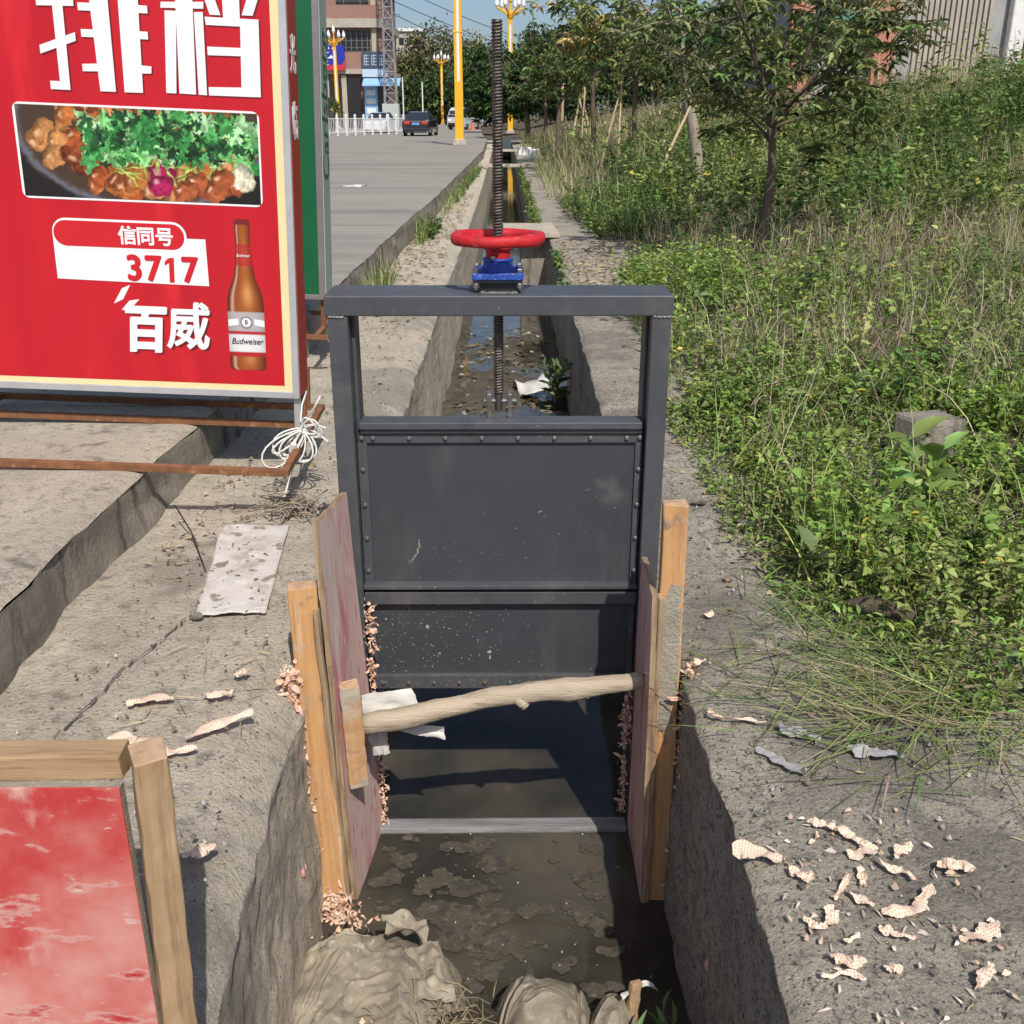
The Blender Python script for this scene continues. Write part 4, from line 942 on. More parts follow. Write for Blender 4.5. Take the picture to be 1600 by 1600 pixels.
# straws, stones and fallen leaves on the ledges
def litter(name, label, n, area, kinds, seed, zoff=.008):
    rs = np.random.default_rng(seed); V = []; F_ = []; C_ = []
    for i in range(n):
        x = rs.uniform(area[0], area[1]); y = area[2] + (area[3] - area[2]) * rs.random() ** 1.0; a = rs.random() * 6.28
        l, w, c = kinds[rs.integers(len(kinds))]; l *= .6 + .8 * rs.random(); c = np.array(c) * (.7 + .6 * rs.random())
        b0 = len(V); ca, sa = math.cos(a), math.sin(a)
        for (u, v_, z) in ((-.5, 0, .004), (-.1, .5, .014), (.2, .4, .012), (.5, 0, .006), (.2, -.42, .004), (-.15, -.5, .006)):
            V.append((x + u * l * ca - v_ * w * sa, y + u * l * sa + v_ * w * ca, zoff + z * min(1, w / .012) * (.5 + rs.random()))); C_.append(c)
        F_ += [(b0, b0 + 1, b0 + 2, b0 + 5), (b0 + 2, b0 + 3, b0 + 4, b0 + 5)]
    me = np_mesh(name, np.array(V), [np.array(F_)], np.array(C_))
    return tag(link(name, me, DRY), label, "litter", kind="stuff")
leafk = [(.035, .013, (.32, .25, .14)), (.028, .012, (.25, .17, .09)), (.045, .007, (.40, .33, .21)), (.024, .012, (.18, .12, .07)), (.03, .012, (.42, .36, .24))]
gravk = [(.010, .008, (.20, .18, .15)), (.007, .006, (.38, .35, .3)), (.014, .010, (.15, .135, .11)), (.03, .003, (.35, .28, .17)), (.009, .008, (.45, .42, .38))]
litter("leaf_litter", "dry fallen leaves along the kerb foot", 700, (-1.22, -.68, 8, 22), [(l * 2.2, w * 2.2, c) for l, w, c in leafk], 11)
litter("leaf_litter", "dry brown leaves covering the ledge beyond the gate on the right", 900, (.62, 1.7, 8.8, 13.4), [(l * 2.2, w * 1.8, c) for l, w, c in leafk], 12)
litter("leaf_litter", "sparse dry leaves and grit on the left ledge behind the gate", 160, (-1.25, -.62, 4.3, 9), leafk, 13)
litter("grit", "grit and crumbs scattered on the left ledge", 900, (-1.28, -.60, 1.5, 6), gravk, 14)
litter("grit", "grit and crumbs scattered on the right ledge", 900, (.54, 1.25, 1.2, 6), gravk, 15)
litter("plastic_crumbs", "tiny peach plastic shreds strewn between the scraps on the right ledge", 130, (.56, .98, 1.3, 1.95), [(.018, .008, (.66, .50, .38)), (.030, .004, (.60, .52, .44)), (.012, .010, (.50, .36, .27)), (.022, .006, (.72, .62, .52))], 19)
litter("leaf_litter", "dry leaves at the edge of the weeds beside the gate", 130, (.70, 1.05, 2.9, 5.8), leafk, 16)
litter("leaf_litter", "dry leaves in the corner at the kerb below the sign", 90, (-1.30, -.85, 3.2, 4.4), leafk, 17)
def stone(name, label, loc, s_, m, seed, cat="stone", group=None):
    rs = np.random.default_rng(seed)
    bm = bmesh.new(); bmesh.ops.create_icosphere(bm, subdivisions=3, radius=1)
    for v in bm.verts:
        d = 1 + .35 * float(fbm(v.co.x * 1.3 + seed, v.co.y * 1.3 + v.co.z, seed, 3)); v.co = v.co * d
        v.co.x *= s_[0]; v.co.y *= s_[1]; v.co.z *= s_[2]
    me = bpy.data.meshes.new(name); bm.to_mesh(me); bm.free()
    o = link(name, me, m, None, True); o.location = loc
    return tag(o, label, cat, group) if label else o
stone("stone", "small dark flat stone on the right ledge near the weeds", (.79, 3.95, .018), (.035, .02, .016), m_kerb, 4)
stone("stone", "small grey stone on the left ledge crack", (-.99, 2.93, .012), (.022, .015, .013), m_kerb, 6)
litter("straw", "thin dry straws on the left ledge", 24, (-1.0, -.70, 2.3, 2.75), [(.10, .003, (.42, .34, .22)), (.06, .003, (.3, .24, .15))], 18)
# crack lines in the left ledge: thin dark seam
g = MB(); P0 = Vector((-1.20, 2.2, .006)); 
pts = [(-1.17, 2.25), (-1.13, 2.45), (-1.11, 2.62), (-1.05, 2.80), (-1.02, 2.93), (-.995, 3.02), (-.985, 3.2), (-.97, 3.4)]
for k in range(len(pts) - 1):
    (x0, y0), (x1, y1) = pts[k], pts[k + 1]
    for j in range(5):
        t0, t1 = j / 5, (j + 1) / 5; w = .001 + .0028 * random.random()
        xa, ya, xb, yb = x0 + (x1 - x0) * t0, y0 + (y1 - y0) * t0, x0 + (x1 - x0) * t1, y0 + (y1 - y0) * t1
        j1, j2 = random.uniform(-.008, .008), random.uniform(-.008, .008)
        g.add([(xa - w + j1, ya, .0075), (xa + w + j1, ya, .0075), (xb + w + j2, yb, .0075), (xb - w + j2, yb, .0075)], [(0, 1, 2, 3)])
tag(g.build("ledge_crack", m_joint), kind="structure")
# wire across the ledge near the sign
g = MB(); g.tube([(-1.29, 3.72, .09), (-1.2, 3.6, .03), (-1.12, 3.42, .014), (-1.06, 3.28, .012)], .003, 5)
tag(g.build("wire", m_black, None, True), "thin dark wire running from the kerb to the paper sheet", "wire")

# ------------------------------------------------------------------ drain: scum, sacks, debris
rs = np.random.default_rng(44); g = MB()
for i in range(150):
    x = rs.uniform(-.42, .32); y = rs.uniform(2.12, 2.92)
    if i < 60: q = rs.random(); x = -.22 + .22 * q + rs.normal(0, .06); y = 2.78 - .55 * q + rs.normal(0, .05)
    r = .006 + .045 * rs.random() ** 2.6; n = 28; a0 = rs.random() * 6
    q1, q2, q3 = rs.random(3) * 6.28
    rr = [r * (1 + .28 * math.sin(2 * 6.283 * k / n + q1) + .18 * math.sin(3 * 6.283 * k / n + q2) + .10 * math.sin(7 * 6.283 * k / n + q3) + .05 * rs.normal()) for k in range(n)]
    vs = [(x + rr[k] * math.cos(a0 + 6.283 * k / n), y + .8 * rr[k] * math.sin(a0 + 6.283 * k / n), -.8275 + i * .00002) for k in range(n)]
    g.add(vs, [tuple(range(n))])
tag(g.build("scum", mat("floating_scum", (.085, .073, .053), (.06, .052, .037), 14, .55, .5, 60, layers=[((.15, .13, .095), 40, .55, .70), ((.045, .04, .03), 22, .52, .62)])), "brown scum flakes floating on the water before the gate", "scum", kind="stuff")
litter("bubbles", "pale specks and bubbles on the drain water", 55, (-.45, .42, 2.1, 2.95), [(.006, .005, (.5, .48, .42)), (.004, .004, (.6, .58, .5))], 21, -.828)
litter("debris", "twigs, leaves and litter on the mud bar behind the gate", 260, (-.5, .45, 8.0, 12.0), [(.07, .03, (.20, .15, .09)), (.12, .012, (.25, .19, .12)), (.05, .04, (.45, .40, .32)), (.09, .04, (.10, .08, .05)), (.04, .03, (.14, .22, .05))], 22, -.80)
film("plastic_bag", "dirty white plastic sheet on the mud bar behind the gate", [(.12, 8.75, -.77), (.62, 8.75, -.72), (.64, 9.3, -.70), (.05, 9.1, -.75)], m_film, (14, 10), .08, 33, "plastic", .002)

def sack(name, label, loc, rx, ry, h, seed, rotz=0.0, m=m_sack, flow=.6, wr=.011, hems=(), mouth=None, rag=.10):
    """a slumped cloth bag: a low mound with directional creases, hems and a ragged outline that runs down under the water"""
    nr, na = 130, 240
    rho, th = np.meshgrid(np.linspace(0, 1.18, nr), np.linspace(0, 2 * np.pi, na + 1), indexing='ij')
    rad = 1 + rag * fbm(np.cos(th) * 1.6 + seed, np.sin(th) * 1.6, seed, 4) * 1.6
    sup = 1.0 / (np.abs(np.cos(th)) ** 3.2 + np.abs(np.sin(th)) ** 3.2) ** (1 / 3.2)
    x = rx * rho * rad * sup * np.cos(th); y = ry * rho * rad * sup * np.sin(th)
    c, s_ = math.cos(flow), math.sin(flow)
    wxy = .22 * fbm(x * 3.5 + seed, y * 3.5, seed + 1, 3)
    t = x * c + y * s_ + wxy; q = -x * s_ + y * c + .8 * wxy + 1.6 * (x * x) / max(rx, .1)
    r1 = 1 - 2 * np.abs(vn(q * 17, t * 7, seed + 2)); r2 = 1 - 2 * np.abs(vn(q * 34 + 5, t * 20, seed + 3)); r3 = 1 - 2 * np.abs(vn(x * 7 + 3, y * 7, seed + 4))
    env = np.clip(.5 + 1.4 * fbm(x * 6, y * 6, seed + 5, 2), 0, 1)
    z = h * (1 - np.clip(rho, 0, 1.2) ** 3.4) + wr * (1.6 * r3 ** 2 + env * (r1 ** 3) + .30 * r2 ** 2) + .05 * fbm(x * 5, y * 5, seed + 6, 4)
    for hx in hems:
        d = x - hx * rx * (1 - .55 * (y / ry).clip(-1, 1) * np.sign(hx) * np.sign(hx)) - .02 * np.sin(y * 9)
        z = z + .010 * np.exp(-((d - .012) / .010) ** 2) - .016 * np.exp(-(d / .0045) ** 2) + .008 * np.exp(-((d + .012) / .009) ** 2)
    if mouth:
        mx0, my0, ma, ml, mw, md = mouth
        u = (x - mx0) * math.cos(ma) + (y - my0) * math.sin(ma); v_ = -(x - mx0) * math.sin(ma) + (y - my0) * math.cos(ma)
        e_ = np.sqrt((u / ml) ** 2 + (v_ / mw) ** 2)
        z = z - md * np.exp(-(e_ ** 4)) + .030 * np.exp(-((e_ - 1.35) / .30) ** 2)
    x = x + .006 * fbm(x * 20, y * 20, seed + 8, 2); y = y + .006 * fbm(x * 20 + 7, y * 20, seed + 9, 2)
    o = link(name, grid_mesh(name, x, y, z), m, None, True); o.location = loc; o.rotation_euler = (0, 0, rotz)
    return tag(o, label, "sack") if label else o
s1 = sack("sand_sack", "large muddy sandbag with folded mouth lying against the left drain wall", (-.365, 2.03, -.83), .262, .335, .185, 3, .06, flow=.55, wr=.012, mouth=(-.075, .235, .35, .085, .030, .075), rag=.13)
film("sack_flap", None, [(-.34, 2.19, -.640), (-.20, 2.26, -.665), (-.14, 2.05, -.690), (-.29, 2.00, -.655)], m_sack, (30, 30), .075, 71, freq=2.4, octv=3)
wp(bpy.data.objects["sack_flap"], s1)
film("sack_flap", None, [(-.36, 2.30, -.62), (-.25, 2.33, -.66), (-.22, 2.25, -.65), (-.33, 2.21, -.60)], m_sack, (20, 16), .05, 73, freq=2.0, octv=2)
wp(bpy.data.objects["sack_flap.001"], s1)
s2 = sack("sand_sack", "muddy sandbag with a rope seam at the bottom centre of the drain", (.085, 1.95, -.83), .150, .255, .215, 9, -.06, flow=1.2, wr=.008, hems=(-.74, .70), rag=.05)
sack("sand_sack", "small greyish sandbag right of the seamed sack in the drain", (.268, 2.02, -.84), .075, .15, .14, 15, -.35, flow=1.3, wr=.010)
sack("mud_heap", None, (-.10, 1.90, -.86), .17, .24, .17, 21, .2, m_mud, wr=.016, rag=.16)
tag(bpy.data.objects["mud_heap"], "mound of dark mud between the two sandbags", "mud")
stone("stone", "yellowish stone on the mud between the sandbags", (-.24, 1.93, -.655), (.022, .02, .018), mat("yellow_stone", (.42, .33, .17), (.33, .26, .14), 20, .8), 31)
lumber("timber_peg", "short broken wooden peg standing in the dark drain corner", (.315, 2.03, -.86), (.335, 2.06, -.62), .03, .02, m_wood2, .3)
scrap("plastic_scrap", "white plastic ribbon lying over the broken peg in the drain", .345, 2.07, .2, .13, .02, .2, 360, "drain scraps", m_film, -.66)
foam("foam_crumbs", "peach foam crumbs spilled over the large sandbag", [(-.42, 1.86, -.635), (-.28, 1.85, -.635), (-.36, 1.82, -.63)], 420, (.035, .035, .010), .010, 41)
foam("foam_crumbs", "peach foam bits by the sack mouth against the left wall", [(-.46, 2.36, -.70), (-.40, 2.30, -.615), (-.56, 2.33, -.75)], 46, (.02, .012, .012), .011, 42)
# straw matted on the mud
V = []; 
rs = np.random.default_rng(51); g = MB()
for i in range(150):
    p = Vector((rs.normal(-.20, .075), rs.normal(1.95, .06), -.655 + rs.normal(0, .012))); a = rs.random() * 6.28; l = .03 + .06 * rs.random()
    d = Vector((math.cos(a), math.sin(a), rs.normal(0, .35))) * l
    g.tube([p - d * .5, p + Vector((0, 0, .01)), p + d * .5], .0012, 3, False)
tag(g.build("straw", mat("straw", (.36, .29, .18), (.25, .2, .12), 30, .9)), "matted dry straw on the mud between the sandbags", "straw", kind="stuff")
# pink snail eggs on the walls
for i, (x, y, z, lb) in enumerate(((-.585, 2.38, -.52, "upper"), (-.580, 2.34, -.50, "second"), (-.575, 1.72, -.55, "lower"), (.49, 1.95, -.45, "right"))):
    stone("snail_eggs", ["pink snail egg cluster on the left drain wall above the sandbag, higher one", "pink snail egg cluster on the left drain wall above the sandbag, lower one", "pink snail egg cluster low on the left drain wall at the photo bottom", "pink snail egg cluster on the dark right drain wall"][i], (x, y, z), (.006, .009, .016), mat("pink_eggs", (.62, .22, .22), (.7, .4, .36), 200, .6), 60 + i, "eggs", "pink snail eggs")

# right side: brown log, concrete post
g = MB(); g.tube([(1.08, 2.935, .05), (1.14, 2.91, .058), (1.21, 2.88, .05), (1.27, 2.85, .048)], [.012, .032, .027, .03], 10)
tag(g.build("wood_chunk", m_bark, None, True), "short brown piece of driftwood lying at the edge of the weeds", "wood")
g = MB(); g.box(-.13, .13, -.1, .1, -.1, .30); g.v = [(x * (1 - .1 * z), y, z) for x, y, z in g.v]
o = g.build("concrete_post", m_kerb, None, False, .02); o.location = (1.90, 4.45, -.06); o.rotation_euler = (0, .05, .4)
tag(o, "rough grey concrete stub half hidden in weeds at the right edge", "post")

# ------------------------------------------------------------------ foliage helpers
LT = np.array([(0, 0, 0), (-.5, .38, .10), (0, .42, -.02), (.5, .38, .10), (-.30, .72, .04), (.30, .72, .04), (0, 1, -.16)], float)
LF = np.array([(0, 2, 1), (0, 3, 2), (1, 2, 4), (2, 3, 5), (2, 6, 4), (2, 5, 6)])
LT4 = np.array([(0, 0, 0), (-.5, .42, .12), (.5, .42, .12), (0, 1, -.1)], float)
LF4 = np.array([(0, 3, 1), (0, 2, 3)])

def unit(a): return a / np.maximum(np.linalg.norm(a, axis=-1, keepdims=True), 1e-9)

def leaves(pos, dirs, length, width, cols, simple=False):
    """arrays -> vertices, faces, colours of leaf-shaped faces"""
    n = len(pos); T = LT4 if simple else LT; Fc = LF4 if simple else LF
    d = unit(dirs); up = np.tile(np.array([0, 0, 1.0]), (n, 1)) + .35 * RNG.normal(size=(n, 3))
    s = unit(np.cross(d, up)); u = np.cross(s, d)
    V = pos[:, None, :] + T[None, :, 0, None] * (s * width[:, None])[:, None, :] + T[None, :, 1, None] * (d * length[:, None])[:, None, :] + T[None, :, 2, None] * (u * length[:, None])[:, None, :]
    Fx = (Fc[None] + (np.arange(n) * len(T))[:, None, None]).reshape(-1, 3)
    Cx = np.repeat(cols, len(T), 0)
    return V.reshape(-1, 3), Fx, Cx

def blades(pos, head, length, width, bend, cols, seg=4, tilt=None):
    n = len(pos); t = np.linspace(0, 1, seg + 1)
    hd = np.stack([np.cos(head), np.sin(head), np.zeros(n)], 1); sd = np.stack([-np.sin(head), np.cos(head), np.zeros(n)], 1)
    ang = (.45 * np.abs(RNG.normal(size=n)) if tilt is None else np.full(n, tilt))[:, None] + bend[:, None] * t[None, :] ** 1.3
    dz = np.cos(ang) / seg; dh = np.sin(ang) / seg
    zz = np.cumsum(dz, 1) - dz[:, :1]; hh = np.cumsum(dh, 1) - dh[:, :1]
    C0 = pos[:, None, :] + (zz * length[:, None])[..., None] * np.array([0, 0, 1.0]) + (hh * length[:, None])[..., None] * hd[:, None, :]
    w = (width[:, None] * (1 - t[None, :] ** 2) * .5)[..., None] * sd[:, None, :]
    V = np.stack([C0 - w, C0 + w], 2).reshape(-1, 3)
    k = np.arange(seg); q = np.stack([2 * k, 2 * k + 1, 2 * k + 3, 2 * k + 2], 1)
    Fx = (q[None] + (np.arange(n) * 2 * (seg + 1))[:, None, None]).reshape(-1, 4)
    return V, Fx, np.repeat(cols, 2 * (seg + 1), 0)

def pal(n, cols, var=.25, rng=RNG):
    c = np.array(cols)[rng.integers(len(cols), size=n)]
    return np.clip(c * (1 + var * rng.normal(size=(n, 1))) * (1 + .08 * rng.normal(size=(n, 3))), .004, .9)

def veg_obj(name, label, cat, parts, m=LEAF, kind="stuff", parent=None):
    off = 0; V = []; Fs = []; Cs = []
    for v, f, c in parts:
        V.append(v); Fs.append(f + off); Cs.append(c); off += len(v)
    o = link(name, np_mesh(name, np.concatenate(V), Fs, np.concatenate(Cs)), m, parent)
    if label: tag(o, label, cat, kind=kind)
    return o

G_BRIGHT = [(.22, .335, .065), (.17, .28, .057), (.27, .375, .09), (.135, .235, .047), (.31, .365, .11)]
G_MID = [(.17, .245, .06), (.205, .285, .072), (.135, .195, .05), (.24, .305, .09)]
G_DARK = [(.095, .18, .045), (.12, .21, .055), (.075, .14, .038), (.15, .235, .065)]
TAN = [(.46, .38, .235), (.38, .31, .19), (.53, .45, .30), (.30, .25, .16), (.42, .38, .29)]
OLIVE = [(.27, .29, .11), (.33, .33, .15), (.21, .25, .085)]

def scatter(n, y0, y1, xmax, pad=0.0, wid=None):
    """random points on the vegetated bank inside the view wedge"""
    y = y0 + (y1 - y0) * RNG.random(n) ** .9; e = veg_edge(y) + pad
    w = (xmax - e) if wid is None else wid
    x = e + w * RNG.random(n)
    keep = x < .60 * y + .55
    return x[keep], y[keep]

def weed_plants(x, y, hmin, hmax, nl, ll, lw, cols, var=.25, spread=.5):
    P = []; D = []; L_ = []; W_ = []; Cc = []; SB = []
    z = bank_z(x, y)
    n = len(x); h = (hmin + (hmax - hmin) * RNG.random(n)) * np.clip(1 + 1.1 * fbm(x * .9, y * .9, 97, 3), .35, 1.7); lean = RNG.normal(0, .24, (n, 2))
    ci = np.clip(((fbm(x * .7, y * .7, 98, 3) * 1.5 + .5 + .35 * RNG.normal(size=n)) * len(cols)).astype(int), 0, len(cols) - 1)
    base = np.clip(np.array(cols)[ci] * (1 + var * RNG.normal(size=(n, 1))), .01, .9)
    k = int(nl)
    t = .25 + .75 * RNG.random((n, k)); a = RNG.random((n, k)) * 6.283
    px = x[:, None] + lean[:, :1] * h[:, None] * t; py = y[:, None] + lean[:, 1:] * h[:, None] * t; pz = z[:, None] + h[:, None] * t
    el = RNG.normal(.15, .35, (n, k))
    d = np.stack([np.cos(a) * np.cos(el), np.sin(a) * np.cos(el), np.sin(el)], -1)
    sz = (.6 + .7 * RNG.random((n, k))) * (1.15 - .5 * t)
    col = np.repeat(base[:, None, :], k, 1) * (.85 + .3 * RNG.random((n, k, 1)))
    yel = RNG.random((n, k)) < .02; col[yel] = col[yel] * np.array([1.9, 1.25, .8])
    stems = blades(np.stack([x, y, z], 1), np.arctan2(lean[:, 1], lean[:, 0]), h * 1.02, np.full(n, .006), np.hypot(lean[:, 0], lean[:, 1]) * 1.4, base * np.array([1.15, .95, .8]), 3, 0.0)
    lv = leaves(np.stack([px, py, pz], -1).reshape(-1, 3), d.reshape(-1, 3), (sz * ll).ravel(), (sz * lw).ravel(), col.reshape(-1, 3))
    return lv, stems

# near creeping ground cover at the ledge margin
x, y = scatter(22000, 2.3, 5.6, 0, -.12, 1.1)
dens = fbm(x * 3, y * 3, 90, 3) + .45 + np.clip((x - veg_edge(y)) * 2.2, -.5, .3); k = RNG.random(len(x)) < np.clip(dens, 0.02, 1); x, y = x[k], y[k]
z = bank_z(x, y) + .01 + .13 * RNG.random(len(x)) ** 1.6 * np.clip((x - veg_edge(y) + .12) * 3, .15, 1)
a = RNG.random(len(x)) * 6.283; el = RNG.normal(.25, .4, len(x))
d = np.stack([np.cos(a) * np.cos(el), np.sin(a) * np.cos(el), np.sin(el)], 1); l = .020 + .026 * RNG.random(len(x))
crp = leaves(np.stack([x, y, z], 1), d, l, l * .36, pal(len(x), G_MID + G_BRIGHT[:2] + [(.20, .22, .07), (.26, .23, .11)], .35))
veg_obj("creeping_plants", "low small-leaved creepers spilling onto the right ledge beside the gate", "plants", [crp])
def patchy(n, y0, y1, pad, wid, sc=1.0, bias=.5, seed=99, keep=None):
    x, y = scatter(n, y0, y1, 0, pad, wid)
    k = RNG.random(len(x)) < np.clip(fbm(x * sc, y * sc, seed, 3) * 2.0 + bias, .03, 1)
    return x[k], y[k]
# broadleaf weeds
x, y = patchy(2600, 2.75, 6.0, .10, 2.4, 1.3, .75); A = weed_plants(x, y, .08, .34, 11, .044, .026, G_BRIGHT)
x, y = patchy(260, 3.0, 6.5, .20, 2.6, 1.3, .6); A2 = weed_plants(x, y, .2, .46, 9, .075, .046, G_BRIGHT)
x, y = patchy(3600, 5.0, 9.0, .0, 4.6, .8, .5); B = weed_plants(x, y, .15, .50, 11, .058, .032, G_BRIGHT + G_MID[:2])
x, y = patchy(300, 4.5, 10, .15, 4.2, .9, .4); B3 = weed_plants(x, y, .3, .7, 14, .10, .050, G_DARK + G_MID)
x, y = scatter(420, 7.5, 10.3, 0, -.02, 1.0); B2 = weed_plants(x, y, .18, .5, 12, .07, .036, G_BRIGHT)
veg_obj("broadleaf_weeds", "dense bright green broadleaf weeds covering the near right bank", "weeds", [A[0], A[1], A2[0], A2[1], B[0], B[1], B2[0], B2[1], B3[0], B3[1]])
x, y = patchy(3600, 11.2, 24, .6, 11, .35, .65, 101); k = x > 2.1; x, y = x[k], y[k]; A = weed_plants(x, y, .35, .95, 15, .12, .072, G_DARK + G_MID)
x, y = patchy(1200, 24, 60, 1.0, 22, .2, .3, 102); B = weed_plants(x, y, .5, 1.3, 14, .24, .13, G_MID + OLIVE)
x, y = scatter(800, 13.4, 19, 0, .02, 1.5); Cw = weed_plants(x, y, .15, .45, 18, .075, .042, G_MID + G_DARK[1:])
veg_obj("bank_shrubs", "darker green shrubs and vines covering the bank farther back", "shrubs", [A[0], A[1], B[0], B[1], Cw[0], Cw[1]])

# grasses: green blades through the weeds, dry tan stand behind, tall tufts far off
def grass(n, y0, y1, pad, wid, l0, l1, w0, cols, b0, b1, seg=4, clump=.55, sc=1.1):
    x, y = scatter(n, y0, y1, 0, pad, wid)
    k = RNG.random(len(x)) < np.clip(fbm(x * sc, y * sc, 95, 3) * 1.8 + clump, .04, 1); x, y = x[k], y[k]
    n = len(x); l = l0 + (l1 - l0) * RNG.random(n) ** 1.4
    return blades(np.stack([x, y, bank_z(x, y) - .02], 1), RNG.random(n) * 6.283, l, w0 * (.6 + .8 * RNG.random(n)), b0 + (b1 - b0) * RNG.random(n), pal(n, cols, .25), seg)
veg_obj("green_grass", "green grass blades growing through the weeds on the right bank", "grass",
        [grass(6500, 3.0, 9, .0, 3.2, .15, .50, .006, G_BRIGHT + OLIVE, .2, 1.6), grass(13000, 8, 22, .1, 9, .3, .85, .008, G_BRIGHT[1:3] + OLIVE, .2, 1.5, clump=.65, sc=.6), grass(17000, 19, 60, -.1, 20, .5, 1.5, .015, OLIVE + G_BRIGHT[:2] + TAN[:1], .3, 1.6, clump=.7, sc=.5)])
veg_obj("dry_grass", "dry tan grass standing around the young tree on the right bank", "grass",
        [grass(15000, 6.6, 13.0, .2, 6.5, .25, .85, .0048, TAN + OLIVE, .2, 1.7, clump=.60, sc=.8), grass(4200, 3.3, 7.5, .12, 3, .20, .60, .0045, TAN, .2, 1.6), grass(6500, 13, 30, .3, 10, .4, 1.1, .010, TAN + OLIVE, .15, 1.0, clump=.5, sc=.4), grass(19000, 22, 60, 1.2, 24, .6, 1.7, .016, TAN, .2, 1.5, clump=.6, sc=.3), grass(1500, 14, 32, -.05, .9, .3, .8, .009, TAN + OLIVE, .2, 1.2, clump=.8)], DRY)
# dry twiggy litter inside the grass
n = 4200; x, y = scatter(n, 4.5, 12.5, 0, .2, 5.5); n = len(x)
tw = blades(np.stack([x, y, bank_z(x, y) + .30 * RNG.random(n)], 1), RNG.random(n) * 6.283, .2 + .4 * RNG.random(n), np.full(n, .0045), 1.1 + .6 * RNG.random(n), pal(n, [(.34, .28, .21), (.42, .36, .28), (.25, .2, .15)], .2), 3)
veg_obj("dead_twigs", "tangle of dead grey-brown stems at the foot of the young tree", "twigs", [tw], DRY)
# flattened cut grass on the ledge at right
n = 520; x = 1.15 + .22 * RNG.normal(size=n); y = 2.42 + .17 * RNG.normal(size=n)
fl_ = blades(np.stack([x, y, .012 + .02 * RNG.random(n)], 1), math.pi + RNG.normal(0, .9, n), .12 + .22 * RNG.random(n), np.full(n, .0045), np.full(n, .16) + .1 * RNG.normal(size=n), pal(n, G_MID + OLIVE + TAN[:2], .3), 4, 1.40)
n = 260; x = 1.05 + .12 * RNG.normal(size=n); y = 2.85 + .16 * RNG.normal(size=n)
fl2 = blades(np.stack([x, y, .012 + .02 * RNG.random(n)], 1), RNG.random(n) * 6.28, .10 + .16 * RNG.random(n), np.full(n, .004), np.full(n, .2), pal(n, G_MID + G_DARK, .3), 4, 1.38)
veg_obj("flattened_grass", "flattened grass blades lying on the concrete at the right edge", "grass", [fl_, fl2])
# kerb weeds on the left
n = 500; y = np.concatenate([8.6 + 1.6 * RNG.random(200), 13 + 1.2 * RNG.random(150), 17 + 14 * RNG.random(n)]); n = len(y); x = kerb_x(y) + .10 + .10 * RNG.random(n)
kg = blades(np.stack([x, y, np.zeros(n)], 1), RNG.random(n) * 6.283, .15 + .30 * RNG.random(n), np.full(n, .008), .3 + RNG.random(n), pal(n, G_MID + OLIVE, .25), 4)
y = np.concatenate([13.6 + 1.0 * RNG.random(45), 19 + 13 * RNG.random(120)]); x = kerb_x(y) + .12 + .16 * RNG.random(len(y)); kw = weed_plants(x, y, .1, .32, 12, .06, .04, G_DARK + G_MID)
veg_obj("kerb_weeds", "grass and small weeds rooted along the road kerb left of the drain", "weeds", [kg, kw[0], kw[1]])
# weeds on the right drain wall behind the gate and on the far walls
y = np.concatenate([9 + 3 * RNG.random(24), 15 + 20 * RNG.random(220)]); x = RIGHT_EDGE(y) - .02 + .06 * RNG.random(len(y))
P_ = weed_plants(x, y, .08, .25, 12, .07, .03, G_DARK + G_MID)
for q in P_: q[0][:, 2] -= .05 + .35 * vn(q[0][:, 1] * 2, q[0][:, 1] * 0, 7).clip(0, 1)
veg_obj("wall_weeds", "small weeds hanging on the right drain wall behind the gate", "weeds", [P_[0], P_[1]])

# single plants one can point at
def leafy_plant(name, label, loc, nst, h, nl, ll, lw, cols, seed, cat="plant"):
    rs = np.random.default_rng(seed); root = thing(name, label, cat, loc)
    g = MB(); P = []; D = []; S = []
    for s_ in range(nst):
        a = rs.random() * 6.28; ln = rs.uniform(.1, .45); pts = [Vector((math.cos(a) * ln * t * t * h, math.sin(a) * ln * t * t * h, t * h * rs.uniform(.95, 1.0))) for t in np.linspace(0, 1, 6)]
        g.tube(pts, [.0035 * (1.1 - .8 * k / 5) for k in range(6)], 5)
        for k in range(nl):
            t = .25 + .75 * k / nl; p = pts[min(5, int(t * 5))].lerp(pts[min(5, int(t * 5) + 1)], t * 5 % 1); az = k * 2.4 + rs.random()
            P.append(p); D.append((math.cos(az), math.sin(az), .35 + .5 * t)); S.append(.6 + .6 * rs.random() * (1.1 - .4 * t))
    g.build("stem", MATS.get("plant_stem") or mat("plant_stem", (.12, .16, .05), None, rough=.6), root, True)
    S = np.array(S); veg_obj("foliage", None, None, [leaves(np.array([tuple(p) for p in P]), np.array(D), ll * S, lw * S, pal(len(P), cols, .18, rs))], parent=root)
    return root
leafy_plant("willow_leaf_plant", "narrow-leaved green plant sprouting in the dark drain corner at bottom right", (.385, 1.93, -.84), 4, .20, 9, .085, .020, [(.17, .24, .09), (.13, .2, .07)], 3)
leafy_plant("willow_leaf_plant", "young narrow-leaved plant on the mud behind the gate", (.40, 8.35, -.80), 6, .40, 12, .13, .035, [(.13, .20, .07), (.10, .16, .05)], 5)
leafy_plant("broad_leaf_plant", "weed with large pale green lobed leaves at the right edge", (1.62, 3.72, .03), 2, .34, 6, .20, .10, [(.16, .26, .06), (.20, .30, .08)], 8)
leafy_plant("broad_leaf_plant", "wilting weed with one large grey-green leaf low by the ledge", (1.02, 3.18, .02), 1, .13, 4, .13, .09, [(.14, .17, .08)], 9)

